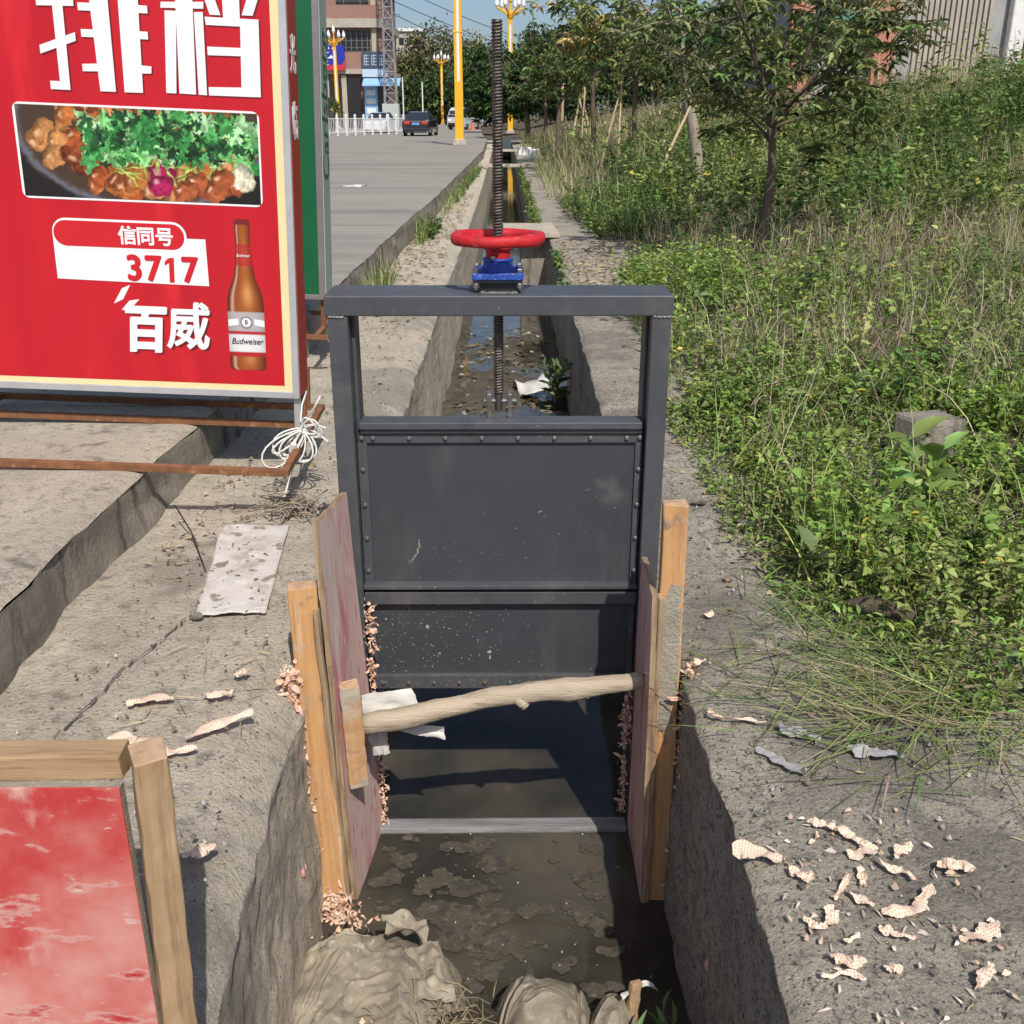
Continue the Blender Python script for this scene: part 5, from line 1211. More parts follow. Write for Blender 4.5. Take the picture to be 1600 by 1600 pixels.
# ------------------------------------------------------------------ trees
def tree(name, label, loc, H, fork, spread, r0, nlimb, nsub, leaf_len, leaf_w, cols, seed, nwhorl=5, per=7, lean=(0, 0), cat="tree", group=None, zlow=.35, droop=-.25, barkm=None, trunk_top=None):
    rs = np.random.default_rng(seed); root = thing(name, label, cat, loc, group=group)
    tr = MB(); lx, ly = lean
    tp = [Vector((lx * t * fork + .03 * math.sin(t * 5 + seed), ly * t * fork + .03 * math.cos(t * 4 + seed) - .03, fork * t)) for t in np.linspace(0, 1, 9)]
    tr.tube(tp, [r0 * (1.15 - .40 * k / 8) for k in range(9)], 9)
    P = []; D = []; top = tp[-1]
    br = MB()
    for i in range(nlimb):
        az = i * 2.399 + rs.normal(0, .3); u = (i + .5) / nlimb
        st = tp[-1] if rs.random() < .7 else tp[-2]
        hgt = fork + (H - fork) * (zlow + (1 - zlow) * u) * rs.uniform(.85, 1.05); rad = spread * math.sqrt(1 - (1.0 * u) ** 2 * .75) * rs.uniform(.75, 1.1)
        end = Vector((top.x + rad * math.cos(az), top.y + rad * math.sin(az), hgt)); mid = st.lerp(end, .5) + Vector((rs.normal(0, .08), rs.normal(0, .08), .12 * spread)) * 1.0
        pts = [st * (1 - t) ** 2 + mid * 2 * t * (1 - t) + end * t * t for t in np.linspace(0, 1, 8)]
        br.tube(pts, [max(.005, r0 * .42 * (1 - .85 * k / 7)) for k in range(8)], 6, False)
        for j in range(nsub):
            t = .30 + .68 * (j + rs.random()) / nsub; b0 = pts[min(7, int(t * 7))]
            d = Vector((rs.normal(0, 1) + math.cos(az) * .5, rs.normal(0, 1) + math.sin(az) * .5, rs.normal(.1, .45))).normalized(); l = spread * rs.uniform(.25, .50)
            e = b0 + d * l
            br.tube([b0, b0.lerp(e, .5) + Vector((0, 0, .03)), e], [r0 * .16, r0 * .10, .004], 4, False)
            for q in range(nwhorl):
                s_ = .25 + .8 * rs.random(); c = b0.lerp(e, s_) + Vector(rs.normal(0, .06 * spread, 3))
                a0 = rs.random() * 6.28
                for w in range(per):
                    a = a0 + 6.283 * w / per; P.append(tuple(c)); D.append((math.cos(a) + d.x * .5, math.sin(a) + d.y * .5, droop + rs.normal(0, .3)))
    tr.build("trunk", barkm or m_bark, root, True); br.build("branches", barkm or m_bark, root, True)
    P = np.array(P); D = np.array(D); n = len(P); L_ = leaf_len * (.6 + .7 * rs.random(n))
    cs = np.repeat(pal(n // per + 1, cols, .28, rs), per, 0)[:n] * (.85 + .3 * rs.random((n, 1)))
    veg_obj("crown", None, None, [leaves(P, D, L_, L_ * leaf_w, cs)], parent=root)
    return root
def bz(x, y): return float(bank_z(np.array([x]), np.array([y]))[0]) - .03
T_DK = [(.105, .15, .05), (.135, .185, .06), (.08, .118, .042), (.19, .235, .082), (.26, .29, .12)]
tree("young_tree", "slender young tree with dark glossy leaves nearest on the right bank", (2.72, 11.2, bz(2.72, 11.2)), 3.7, 1.33, 1.65, .052, 10, 8, .145, .31, T_DK, 11, 6, 6, zlow=.0)
tree("young_tree", "staked tree with thick pale leaning trunk left of the nearest young tree", (3.35, 18.6, bz(3.35, 18.6)), 4.2, 1.9, 1.6, .10, 7, 6, .18, .34, T_DK, 12, 4, 6, lean=(-.20, .05), barkm=mat("pale_bark", (.36, .31, .24), (.24, .20, .15), 9, .9, .6, 30, stretch=(3, 3, .5)), zlow=.15)
YEL = [(.55, .43, .14), (.46, .40, .15), (.30, .32, .10), (.58, .47, .23)]
TREES = [((2.35, 30, 0), 5.6, 2.6, 1.5, .07, YEL + T_DK[3:], "yellowing young tree with thin trunk in the roadside row", 13),
         ((3.1, 26.5, 0), 4.6, 2.2, 1.7, .07, [(.15, .20, .06), (.19, .24, .08), (.10, .14, .045)], "young tree behind crossed bamboo stakes in the roadside row", 14),
         ((1.75, 37, 0), 4.6, 2.0, 1.8, .08, [(.13, .185, .055), (.10, .15, .045), (.17, .22, .07)], "roadside young tree right of the drain, just beyond the stakes", 15),
         ((2.9, 42, 0), 5.2, 2.2, 2.1, .09, [(.12, .175, .05), (.09, .135, .04), (.16, .21, .07)], "roadside young tree with two pale props under it", 16),
         ((1.75, 50, 0), 5.6, 2.0, 2.3, .10, [(.10, .15, .045), (.075, .115, .035), (.14, .19, .06)], "dense roadside tree left of the young row", 17),
         ((5.6, 24, 0), 3.6, 1.6, 1.7, .06, [(.15, .20, .065), (.2, .235, .09)], "small tree high on the bank at the right edge", 18),
         ((8.5, 27, 0), 4.0, 1.5, 2.0, .07, [(.14, .18, .06), (.24, .235, .10), (.18, .205, .075)], "bushy small tree on the bank below the white wall", 19)]
for (lc, H, fk, sp_, r, cols, lb, sd_) in TREES:
    tree("young_tree", lb, (lc[0], lc[1], bz(lc[0], lc[1])), H, fk, sp_, r, 8, 7, .25, .34, cols, sd_, 4, 6, group="young trees on the right bank", zlow=.1)
tree("dark_tree", "dark bushy tree overhanging the far end of the drain", (1.15, 62, .1), 6.0, 1.9, 2.6, .16, 12, 9, .38, .42, [(.05, .10, .03), (.07, .125, .036), (.036, .072, .024)], 31, 7, 6, zlow=-.15)
tree("dark_tree", "dark tree behind the threaded stem beside the yellow lamp", (-.9, 84, .1), 6.4, 1.6, 3.0, .18, 12, 9, .45, .42, [(.055, .115, .03), (.075, .14, .036), (.042, .085, .025)], 32, 7, 6, zlow=-.15)
tree("dark_tree", "dark leafy tree right of the far drain end", (3.3, 70, .3), 6.2, 1.9, 2.9, .16, 12, 9, .42, .42, [(.065, .12, .036), (.09, .145, .042), (.048, .09, .03)], 33, 7, 6, zlow=-.1)

# stakes propping the young trees
def stake(label, p0, p1, r=.022, group="bamboo stakes propping the young trees"):
    g = MB(); p0, p1 = Vector(p0), Vector(p1)
    g.tube([p0.lerp(p1, t) + Vector((.01 * math.sin(9 * t), 0, 0)) for t in np.linspace(0, 1, 7)], [r * (1.1 - .3 * t) for t in np.linspace(0, 1, 7)], 7)
    tag(g.build("tree_stake", m_stake, None, True), label, "stake", group)
stake("yellow stake leaning left against the thick pale trunk", (2.25, 17.3, .15), (3.1, 18.4, 1.75), .028)
stake("dark thin stake behind the thick pale trunk", (2.75, 18.9, .2), (3.05, 18.7, 1.9), .02)
stake("pale stake, left leg of the crossed pair by the yellowing tree", (2.15, 25.6, .1), (2.75, 26.3, 2.3), .026)
stake("pale stake, right leg of the crossed pair by the yellowing tree", (2.6, 25.2, .1), (2.72, 26.3, 2.35), .026)
stake("short stake slanting right in front of the crossed pair", (3.0, 23.2, .1), (3.6, 24.3, 1.2), .024)
stake("upright stake far back under the roadside trees", (2.25, 33, .1), (2.35, 33.4, 2.3), .03)
stake("slanting stake far back, right of the upright one", (2.65, 33, .1), (2.2, 33.6, 2.0), .03)
stake("brown upright post under the first roadside tree", (2.05, 40, .1), (2.0, 40, 2.6), .07)
stake("pale prop leaning under the second roadside tree", (2.4, 41, .2), (2.8, 42, 2.3), .04)
stake("pale prop crossing under the second roadside tree", (3.3, 41, .2), (2.85, 42, 2.3), .04)
stake("upright stake with reddish tip in the grass", (3.35, 24.6, .1), (3.45, 24.8, 1.6), .025)

# background tree mass across the road
def big_tree(label, loc, H, R, cols, seed, group, low=.12):
    rs = np.random.default_rng(seed); root = thing("roadside_tree", label, "tree", loc, group=group)
    g = MB(); g.tube([(0, 0, 0), (.2, 0, H * .3), (0, .2, H * .55)], [.35, .28, .15], 8)
    for k in range(7):
        a = k * .9; g.tube([(0.1, 0, H * .3), (math.cos(a) * R * .4, math.sin(a) * R * .4, H * .55), (math.cos(a) * R * .7, math.sin(a) * R * .7, H * .75)], [.16, .1, .04], 5)
    g.build("trunk", m_bark, root, True)
    P = []; D = []; cc = []; nc = 150
    for k in range(nc):
        d = unit(rs.normal(size=3)); r = rs.random() ** .35
        c = np.array([d[0] * R * r, d[1] * R * r, H * (.5 + low) + d[2] * H * (.5 - low) * r * .98]); m_ = 46
        q = c + rs.normal(0, 1, (m_, 3)) * np.array([.16 * R, .16 * R, .11 * R]); P.append(q); D.append(rs.normal(size=(m_, 3)) + np.array([0, 0, -.3])); cc.append(np.repeat(pal(1, cols, .28, rs), m_, 0) * (.8 + .4 * rs.random((m_, 1))))
    P = np.concatenate(P); n = len(P); L_ = .62 * (.6 + .8 * rs.random(n))
    veg_obj("crown", None, None, [leaves(P, np.concatenate(D), L_, L_ * .5, np.concatenate(cc), True)], parent=root)
BT = [(.12, .145, .05), (.15, .165, .06), (.085, .11, .04), (.20, .19, .075), (.22, .185, .085)]
BD = [(.065, .11, .036), (.085, .135, .042), (.048, .085, .028)]
for i, (x, y, H, R, c, lb) in enumerate(((-16.5, 172, 10.5, 5.0, BT + [(.17, .17, .06)], "olive tree just right of the brick building"), (-11.0, 178, 14.6, 6.2, BT, "tallest olive-brown tree behind the dark car"), (-5.5, 182, 13.2, 5.5, BT, "olive-brown tree behind the yellow lamp pole"),
                                             (-9.0, 165, 8.0, 4.5, BD, "low dark tree behind the thin white poles"), (-14.0, 160, 6.0, 3.6, BD, "low dark shrubby tree beside the lattice mast"), (-2.5, 150, 10.0, 4.8, BD, "dark tree right of the yellow lamp pole"), (-5.0, 168, 6.5, 4.0, BD, "low dark tree behind the white van"))):
    big_tree(lb, (x, y, .2), H, R, c, 50 + i, "trees across the road", .02)
for i, (x, y, H, R, lb) in enumerate(((5, 118, 9.0, 5.5, "leafy tree far behind the young row, left of three"), (14, 112, 10.0, 6.0, "leafy tree far behind the young row, middle of three"), (24, 120, 11.0, 7.0, "leafy tree far behind the young row, right of three"))):
    big_tree(lb, (x, y, 1.0), H, R, BD + BT[:2], 80 + i, "trees far behind the young row", .02)
def bush(label, loc, R, H, cols, seed):
    rs = np.random.default_rng(seed); root = thing("bush", label, "bush", loc)
    g = MB()
    for k in range(6): g.tube([(0, 0, 0), (rs.normal(0, R * .4), rs.normal(0, R * .4), H * .7)], [.03, .01], 4)
    g.build("stem", m_bark, root, True)
    n = 1500; d = unit(rs.normal(size=(n, 3))); P = d * (rs.random((n, 1)) ** .4) * np.array([R, R, H * .5]) + np.array([0, 0, H * .52]); L_ = .3 * (.6 + .8 * rs.random(n))
    veg_obj("foliage", None, None, [leaves(P, rs.normal(size=(n, 3)), L_, L_ * .45, pal(n, cols, .3, rs), True)], parent=root)
bush("round green bush in front of the brick building behind the railing", (-14.6, 88, .3), 1.5, 2.6, G_MID + BD, 71)

# ------------------------------------------------------------------ street lamps
RZ_ = .30
def lamp_proto():
    root = thing("street_lamp", "tall yellow lamp pole on a concrete foot beside the drain", "street lamp", (-2.06, 47.5, RZ_), group="yellow street lamps")
    g = MB(); n = 4
    prof = [(.20, .25), (.185, 2.0), (.165, 8.0)]
    for (w, z) in prof: pass
    V = []; F_ = []
    for k, (w, z) in enumerate(((.19, .22), (.175, 3.0), (.150, 7.9))):
        V += [(-w, -w, z), (w, -w, z), (w, w, z), (-w, w, z)]
    for k in range(2):
        for i in range(4): F_.append((k * 4 + i, k * 4 + (i + 1) % 4, k * 4 + 4 + (i + 1) % 4, k * 4 + 4 + i))
    F_ += [(3, 2, 1, 0), (8, 9, 10, 11)]
    g.add(V, F_); g.build("pole", m_yel, root, False, .02)
    g = MB(); g.prism([(-.30, 0), (.30, 0), (.26, .16), (.20, .26), (-.20, .26), (-.26, .16)], -.26, .26); g.build("foot", m_conc, root, False, .03)
    for sy in (-1, 1):
        g = MB(); g.add([(-.055, sy * .182, 2.55), (.055, sy * .182, 2.55), (.048, sy * .168, 7.2), (-.048, sy * .168, 7.2), (-.055, sy * .165, 2.55), (.055, sy * .165, 2.55), (.048, sy * .150, 7.2), (-.048, sy * .150, 7.2)], [(0, 1, 2, 3), (4, 7, 6, 5), (0, 4, 5, 1), (1, 5, 6, 2), (2, 6, 7, 3), (3, 7, 4, 0)]); g.build("light_strip", m_white, root)
    g = MB(); g.box(-.185, .185, -.185, .185, 4.45, 4.52); g.build("collar", m_yel, root, False, .01)
    g = MB(); g.box(-.19, .19, -.19, .19, 7.85, 8.0); g.lathe([(.12, 8.0), (.07, 8.3), (.06, 8.62), (.14, 8.70), (.14, 8.74)], 10); g.build("capital", m_yel, root)
    bulb = MB(); bulb.lathe([(.05, 0), (.14, .10), (.165, .22), (.13, .40), (.06, .58), (.01, .68)], 12); bme = bulb.mesh("globe"); bme.materials.append(m_bulb); bme.polygons.foreach_set("use_smooth", np.ones(len(bme.polygons), bool))
    o = link("globe", bme, None, root); o.location = (0, 0, 8.74)
    for k in range(6):
        a = math.radians(60 * k + 8); pts = []
        for t in np.linspace(0, 1, 8):
            r = .10 + .85 * t ** 1.5; pts.append((r * math.cos(a), r * math.sin(a), 7.55 + .75 * t ** .8))
        arm = MB(); arm.tube(pts, [.085, .075, .065, .06, .06, .06, .07, .10], 7); arm.build("arm", m_yel, root, True)
        o = link("globe", bme, None, root); o.location = (.95 * math.cos(a), .95 * math.sin(a), 8.30)
    return root
lamp = lamp_proto()
for (x, y, s_, lb) in ((-15.35, 100, .92, "yellow lamp in front of the brick building across the road"), (-8.9, 152, 1.0, "yellow lamp between the dark car and the white van"), (.25, 80, 1.0, "yellow lamp rising behind the threaded stem")):
    c = copy_tree(lamp); c.location = (x, y, RZ_); c.scale = (s_, s_, s_); c["label"] = lb

# ------------------------------------------------------------------ railings
def railing(label, p0, p1, n):
    p0, p1 = Vector(p0), Vector(p1); d = (p1 - p0); L_ = d.length; root = thing("road_railing", label, "railing", tuple(p0), (0, 0, math.atan2(d.y, d.x)), "white road railings")
    for k in range(n + 1):
        x = L_ * k / n; g = MB(); g.box(x - .06, x + .06, -.06, .06, 0, 1.15); g.lathe([(.06, 1.15), (.09, 1.2), (.05, 1.27), (.01, 1.32)], 8, Matrix.Translation((x, 0, 0))); g.build("post", m_white, root)
    for z in (.18, 1.0):
        g = MB(); g.box(.06, L_ - .06, -.025, .025, z, z + .06); g.build("rail", m_white, root)
    g = MB(); m_ = int(L_ / .21)
    for k in range(m_):
        x = .1 + (L_ - .2) * k / m_; g.box(x - .012, x + .012, -.012, .012, .20, 1.02)
    o = g.build("pickets", m_white, root); o["kind"] = "stuff"
railing("white picket railing left of the dark car, before the brick building", (-12.6, 66.0, RZ_), (-7.4, 78.5, RZ_), 12)
railing("white picket railing far off right of the yellow lamp pole", (-5.4, 150, RZ_), (-1.0, 138, RZ_), 6)

# ------------------------------------------------------------------ vehicles
def vehicle(name, label, loc, rotz, st, body_m, wheels, tail=True, plate=m_plate, wheel_r=.32, W=.88):
    """st: stations along y (rear to front): (y, z_sill, z_belt, z_roof, w_sill, w_belt, w_roof)"""
    root = thing(name, label, "car" if name != "van" else "van", loc, (0, 0, rotz))
    body = MB(); glass = MB(); rows = []
    for (y, zs, zb, zr, ws, wb, wr) in st:
        zm = zs + (zb - zs) * .45
        rows.append([(-ws, y, zs), (-ws * 1.03, y, zm), (-wb, y, zb), (-wr, y, zr), (wr, y, zr), (wb, y, zb), (ws * 1.03, y, zm), (ws, y, zs)])
    for k in range(len(rows) - 1):
        a, b_ = rows[k], rows[k + 1]
        for i in range(7):
            quad = [a[i], b_[i], b_[i + 1], a[i + 1]]
            gl = False
            ca = st[k][3] - st[k][2] > .25; cb = st[k + 1][3] - st[k + 1][2] > .25
            if i in (2, 4) and (ca and cb): gl = True
            if i == 3 and ca != cb: gl = True
            (glass if gl else body).add(quad, [(0, 1, 2, 3)])
    body.add(rows[0], [tuple(range(8))]); body.add(rows[-1], [tuple(reversed(range(8)))])
    for mb, nm, mm in ((body, "body", body_m), (glass, "windows", m_glass)):
        me = mb.mesh(nm); bm = bmesh.new(); bm.from_mesh(me); bmesh.ops.remove_doubles(bm, verts=bm.verts, dist=.001); bmesh.ops.recalc_face_normals(bm, faces=bm.faces); bm.to_mesh(me); bm.free()
        link(nm, me, mm, root, False, .03 if nm == "body" else 0)
    for (x, y) in wheels:
        g = MB(); M_ = Matrix.Translation((x, y, wheel_r)) @ Matrix.Rotation(math.pi / 2, 4, 'Y')
        g.lathe([(wheel_r * .6, -.10), (wheel_r * .95, -.10), (wheel_r, -.07), (wheel_r, .07), (wheel_r * .95, .10), (wheel_r * .6, .10)], 20, M_); w_ = g.build("wheel", m_black, root)
        g = MB(); g.lathe([(wheel_r * .62, -.105), (wheel_r * .62, .105)], 12, M_); g.build("rim", m_chrome, w_)
    return root
SED = [(0, .42, .82, .86, .74, .76, .62), (.06, .22, .90, .98, .84, .84, .68), (.45, .20, .93, 1.02, .87, .86, .70), (.55, .20, .93, 1.03, .88, .87, .72), (1.25, .20, .92, 1.42, .88, .87, .60), (1.9, .20, .92, 1.46, .88, .87, .61), (2.6, .20, .92, 1.42, .88, .87, .60), (3.35, .20, .90, .98, .88, .86, .72), (4.1, .20, .80, .86, .86, .82, .66), (4.5, .25, .66, .72, .78, .74, .60)]
def sedan(label, loc, rotz, m):
    r = vehicle("parked_car", label, loc, rotz, SED, m, [(-.80, .85), (.80, .85), (-.80, 3.55), (.80, 3.55)])
    for sx in (-1, 1):
        g = MB(); g.box(sx * .56 - .20, sx * .56 + .20, -.015, .10, .70, .90); g.build("tail_light", m_tail, r, False, .03)
        g = MB(); g.box(sx * .90 - .09, sx * .90 + .09, 2.85, 2.97, .93, 1.06); g.build("mirror", m, r, False, .02)
        g = MB(); g.box(sx * .60 - .14, sx * .60 + .14, 4.38, 4.50, .56, .70); g.build("headlight", m_bulb, r, False, .02)
    g = MB(); g.box(-.24, .24, -.02, .03, .66, .80); g.build("number_plate", m_plate, r)
    g = MB(); g.box(-.30, .30, -.018, .04, .83, .865); g.build("trim", m_chrome, r)
    g = MB(); g.box(-.84, .84, -.06, .10, .30, .48); g.build("bumper", m, r, False, .04)
    g = MB(); g.box(-.70, .70, -.065, .02, .20, .29); g.build("skirt", m_black, r)
    return r
sedan("black sedan seen from behind driving away on the road", (-5.75, 69, RZ_), math.radians(-4), m_carblack)
sedan("white sedan behind the white railing, facing the viewer", (-9.35, 86.0, RZ_), math.radians(172), m_carwhite)
sedan("dark parked car half hidden between the white and black sedans", (-10.6, 122, RZ_), math.radians(60), mat("grey_car_paint", (.10, .10, .11), None, rough=.25, coat=.7))
VAN = [(0, .40, .95, 1.10, .78, .78, .70), (.05, .25, 1.02, 1.30, .84, .84, .72), (.35, .22, 1.05, 1.75, .86, .85, .68), (.7, .22, 1.05, 1.92, .86, .85, .66), (3.4, .22, 1.05, 1.95, .86, .85, .66), (4.2, .22, 1.05, 1.90, .86, .85, .66), (4.4, .28, 1.05, 1.70, .84, .84, .66)]
v = vehicle("van", "silver-white minivan parked nose-on at the far roadside", (-4.75, 101, RZ_), math.radians(-20), VAN, m_vansilver, [(-.78, .75), (.78, .75), (-.78, 3.5), (.78, 3.5)])
g = MB(); g.box(-.62, .62, .10, .20, 1.12, 1.66, ); g.v = [(x, y + (z - 1.12) * .42 - .12, z) for x, y, z in g.v]; g.build("windscreen", m_glass, v)
g = MB(); g.box(-.74, .74, -.05, .08, .38, .60); g.build("bumper", m_black, v, False, .03)
for sx in (-1, 1):
    g = MB(); g.box(sx * .60 - .14, sx * .60 + .14, -.03, .06, .72, .90); g.build("headlight", m_bulb, v, False, .02)
    g = MB(); g.box(sx * .98 - .08, sx * .98 + .08, .35, .43, 1.10, 1.32); g.build("mirror", m_black, v, False, .02)
g = MB(); g.lathe([(.22, 0), (.22, .04), (.17, .05), (.04, .78), (.03, .80)], 14)
o = g.build("traffic_cone", m_cone); o.location = (-3.15, 100, RZ_); tag(o, "orange traffic cone beside the far van", "traffic cone")
g = MB(); g.lathe([(.131, .26), (.088, .48)], 14); x_ = g.build("white_band", m_white, o)

# person behind the railing: one skinned body, hair and clothes as the same figure's parts
def person(label, loc, rotz):
    me = bpy.data.meshes.new("body")
    vs = [(0, 0, .92), (0, 0, 1.15), (0, 0, 1.38), (0, .01, 1.48), (0, .0, 1.60), (0, .0, 1.70), (-.17, 0, 1.40), (-.23, .02, 1.15), (-.20, -.10, .95), (.17, 0, 1.40), (.23, .02, 1.15), (.20, -.10, .95), (-.10, 0, .88), (-.11, -.02, .48), (-.11, .02, .08), (-.11, -.10, .03), (.10, 0, .88), (.11, -.02, .48), (.11, .02, .08), (.11, -.10, .03)]
    es = [(0, 1), (1, 2), (2, 3), (3, 4), (4, 5), (2, 6), (6, 7), (7, 8), (2, 9), (9, 10), (10, 11), (0, 12), (12, 13), (13, 14), (14, 15), (0, 16), (16, 17), (17, 18), (18, 19)]
    rd = [.15, .14, .15, .055, .10, .085, .065, .05, .035, .065, .05, .035, .09, .065, .045, .04, .09, .065, .045, .04]
    me.from_pydata(vs, es, []); o = link("person", me, mat("dark_clothes", (.035, .03, .045), (.06, .05, .06), 8, .85)); o.location = loc; o.rotation_euler = (0, 0, rotz)
    md = o.modifiers.new("skin", 'SKIN'); 
    for i, r in enumerate(rd): me.skin_vertices[0].data[i].radius = (r, r * .85); me.skin_vertices[0].data[i].use_root = (i == 0)
    o.modifiers.new("sub", 'SUBSURF').levels = 1; o.modifiers["sub"].render_levels = 2
    bm = bmesh.new(); bmesh.ops.create_uvsphere(bm, u_segments=14, v_segments=10, radius=.1)
    for q in bm.verts: q.co.z *= 1.25
    f = bpy.data.meshes.new("face"); bm.to_mesh(f); bm.free()
    h = link("face", f, mat("skin", (.42, .26, .18), None, rough=.6), o, True); h.location = (0, -.025, 1.62)
    g = MB(); g.lathe([(.112, 1.60), (.118, 1.68), (.09, 1.77), (.02, 1.80)], 14); hh = g.build("hair", m_black, o, True); hh.location = (0, .015, 0)
    tag(o, label, "person")
person("person in dark clothes standing behind the white railing under the lamp", (-12.9, 81, RZ_), .3)

# ------------------------------------------------------------------ brick building across the road
m_brick = bpy.data.materials.new("far_brick"); m_brick.use_nodes = True
nt = m_brick.node_tree; b = nt.nodes["Principled BSDF"]; b.inputs["Roughness"].default_value = .9
tc = nt.nodes.new("ShaderNodeTexCoord"); mp = nt.nodes.new("ShaderNodeMapping"); mp.inputs["Rotation"].default_value = (math.pi / 2, 0, 0)
bk = nt.nodes.new("ShaderNodeTexBrick"); bk.inputs["Scale"].default_value = 4.0; bk.inputs["Color1"].default_value = (.33, .16, .115, 1); bk.inputs["Color2"].default_value = (.25, .125, .095, 1); bk.inputs["Mortar"].default_value = (.30, .25, .21, 1)
nt.links.new(tc.outputs["Object"], mp.inputs[0]); nt.links.new(mp.outputs[0], bk.inputs["Vector"]); nt.links.new(bk.outputs["Color"], b.inputs["Base Color"])
m_band = mat("cast_band", (.44, .40, .33), (.36, .32, .26), 1.2, .9)
m_dkwin = mat("dark_opening", (.018, .018, .02), None, rough=.3)
m_mesh = mat("window_bars", (.17, .18, .19), None, rough=.6)
bl = thing("brick_building", "unfinished red brick building with shop signs across the road", "building", (-17, 112, .12))
def bp_(mb, name, m, parent=None, bevel=0.0): return mb.build(name, m, parent or bl, False, bevel)
g = MB(); g.box(-16, 4.6, 0, 14, 0, 17.5); bp_(g, "wall", m_brick)
for (z0, z1, nm) in ((5.3, 5.75, "band"), (9.5, 10.3, "band"), (13.4, 13.9, "band")):
    g = MB(); g.box(-16.2, 4.95, -.75, 14.2, z0, z1); bp_(g, nm, m_band)
for (x0, x1, z0, z1) in ((-1.2, 4.7, 5.75, 7.2), (-1.0, 4.7, 10.3, 11.5)):
    g = MB(); g.box(x0, x1, -.70, -.50, z0, z1); g.box(x1 - .2, x1, -.4999, 6.0, z0, z1); bp_(g, "balcony_parapet", m_brick)
for x in (-1.4, 3.6):
    g = MB(); g.box(x, x + .5, -.35, -.01, .0, 17.4); bp_(g, "column", m_band)
for (x0, x1, z0, z1) in ((.2, 3.4, 7.4, 9.3), (.2, 3.4, 11.6, 13.3), (-5.5, -2.0, 7.2, 9.2), (-5.5, -2.0, 11.5, 13.3), (-10.5, -7, 7.2, 9.2), (-10.5, -7, 11.5, 13.3)):
    g = MB(); g.box(x0, x1, -.02, .02, z0, z1); w_ = bp_(g, "window", m_dkwin)
    for k in range(6 if z0 < 10 and x0 > 0 else 2):
        nn_ = 6 if z0 < 10 and x0 > 0 else 2
        x = x0 + (x1 - x0) * (k + .5) / nn_; g = MB(); g.box(x - .03, x + .03, -.08, -.03, z0, z1); bp_(g, "bar", m_mesh, w_)
    for k in range(3):
        z = z0 + (z1 - z0) * (k + .5) / 3; g = MB(); g.box(x0, x1, -.09, -.081, z - .02, z + .02); bp_(g, "bar", m_mesh, w_)
m_blue = mat("blue_sign", (.015, .03, .30), None, rough=.4); m_bluel = mat("light_blue_shop", (.22, .42, .68), (.3, .5, .74), 3, .5)
g = MB(); g.box(-9, .95, -1.0, -.80, 5.6, 7.85); bp_(g, "signboard", m_blue)
g = MB(); g.box(-9, .94, -1.02, -1.0005, 5.6, 6.1); g.prism([(.30, 5.6), (.94, 5.6), (.94, 6.6)], -1.03, -1.0206); bp_(g, "sign_stripe", mat("red_sign", (.5, .03, .05), None, rough=.4))
text_obj("务关", 1.15, "lettering", m_pw, bl, (-1.0, -1.01, 7.15), bold=.02)
text_obj("工", .45, "lettering", m_pw, bl, (-.9, -1.04, 6.25), bold=.02)
g = MB(); g.box(1.0, 2.3, -.55, -.02, .2, 4.9); bp_(g, "shop_opening", m_dkwin)
g = MB(); g.box(-9, .5, -.3, -.02, .2, 4.6); bp_(g, "shop_opening", m_dkwin)
g = MB(); g.box(.4, .9, -.5, -.021, .0, 5.2); bp_(g, "column", m_band)
# blue shop at the building's right corner
g = MB(); g.box(2.6, 5.2, -1.05, -.85, 5.8, 7.3); bp_(g, "signboard", mat("slate_sign", (.05, .07, .12), None, rough=.4))
g = MB()
for x in (2.80, 3.55, 4.30):
    for z in (6.08, 6.36, 6.64, 6.92): g.box(x + .08 * ((z * 50) % 3 > 1), x + .52, -1.07, -1.051, z, z + .07)
    g.box(x + .22, x + .30, -1.074, -1.0705, 6.05, 7.08); g.box(x + .02, x + .09, -1.074, -1.0705, 6.05, 6.6 + .1 * x)
bp_(g, "lettering", mat("grey_letter", (.36, .42, .48), None, rough=.5))
g = MB(); g.box(2.6, 5.2, -1.0, -.85, 5.0, 5.75); bp_(g, "fascia", mat("pale_fascia", (.45, .55, .66), None, rough=.5))
g = MB(); g.prism([(2.7, 4.9), (6.4, 4.9), (6.4, 4.78), (2.7, 4.78)], -2.4, -.85); g.v = [(x, y, z - (.0 if y > -1 else .65)) for x, y, z in g.v]; bp_(g, "awning", m_bluel)
g = MB(); g.box(2.7, 4.0, -.95, -.80, .1, 4.2); shop = bp_(g, "shop_front", m_bluel)
for z in (.7, 1.6, 2.5, 3.3):
    g = MB(); g.box(2.9, 3.8, -1.0, -.951, z, z + .5); bp_(g, "panel", m_white, shop)
g = MB(); g.box(4.05, 5.1, -.9, -.82, .1, 4.2); bp_(g, "shop_opening", m_dkwin)

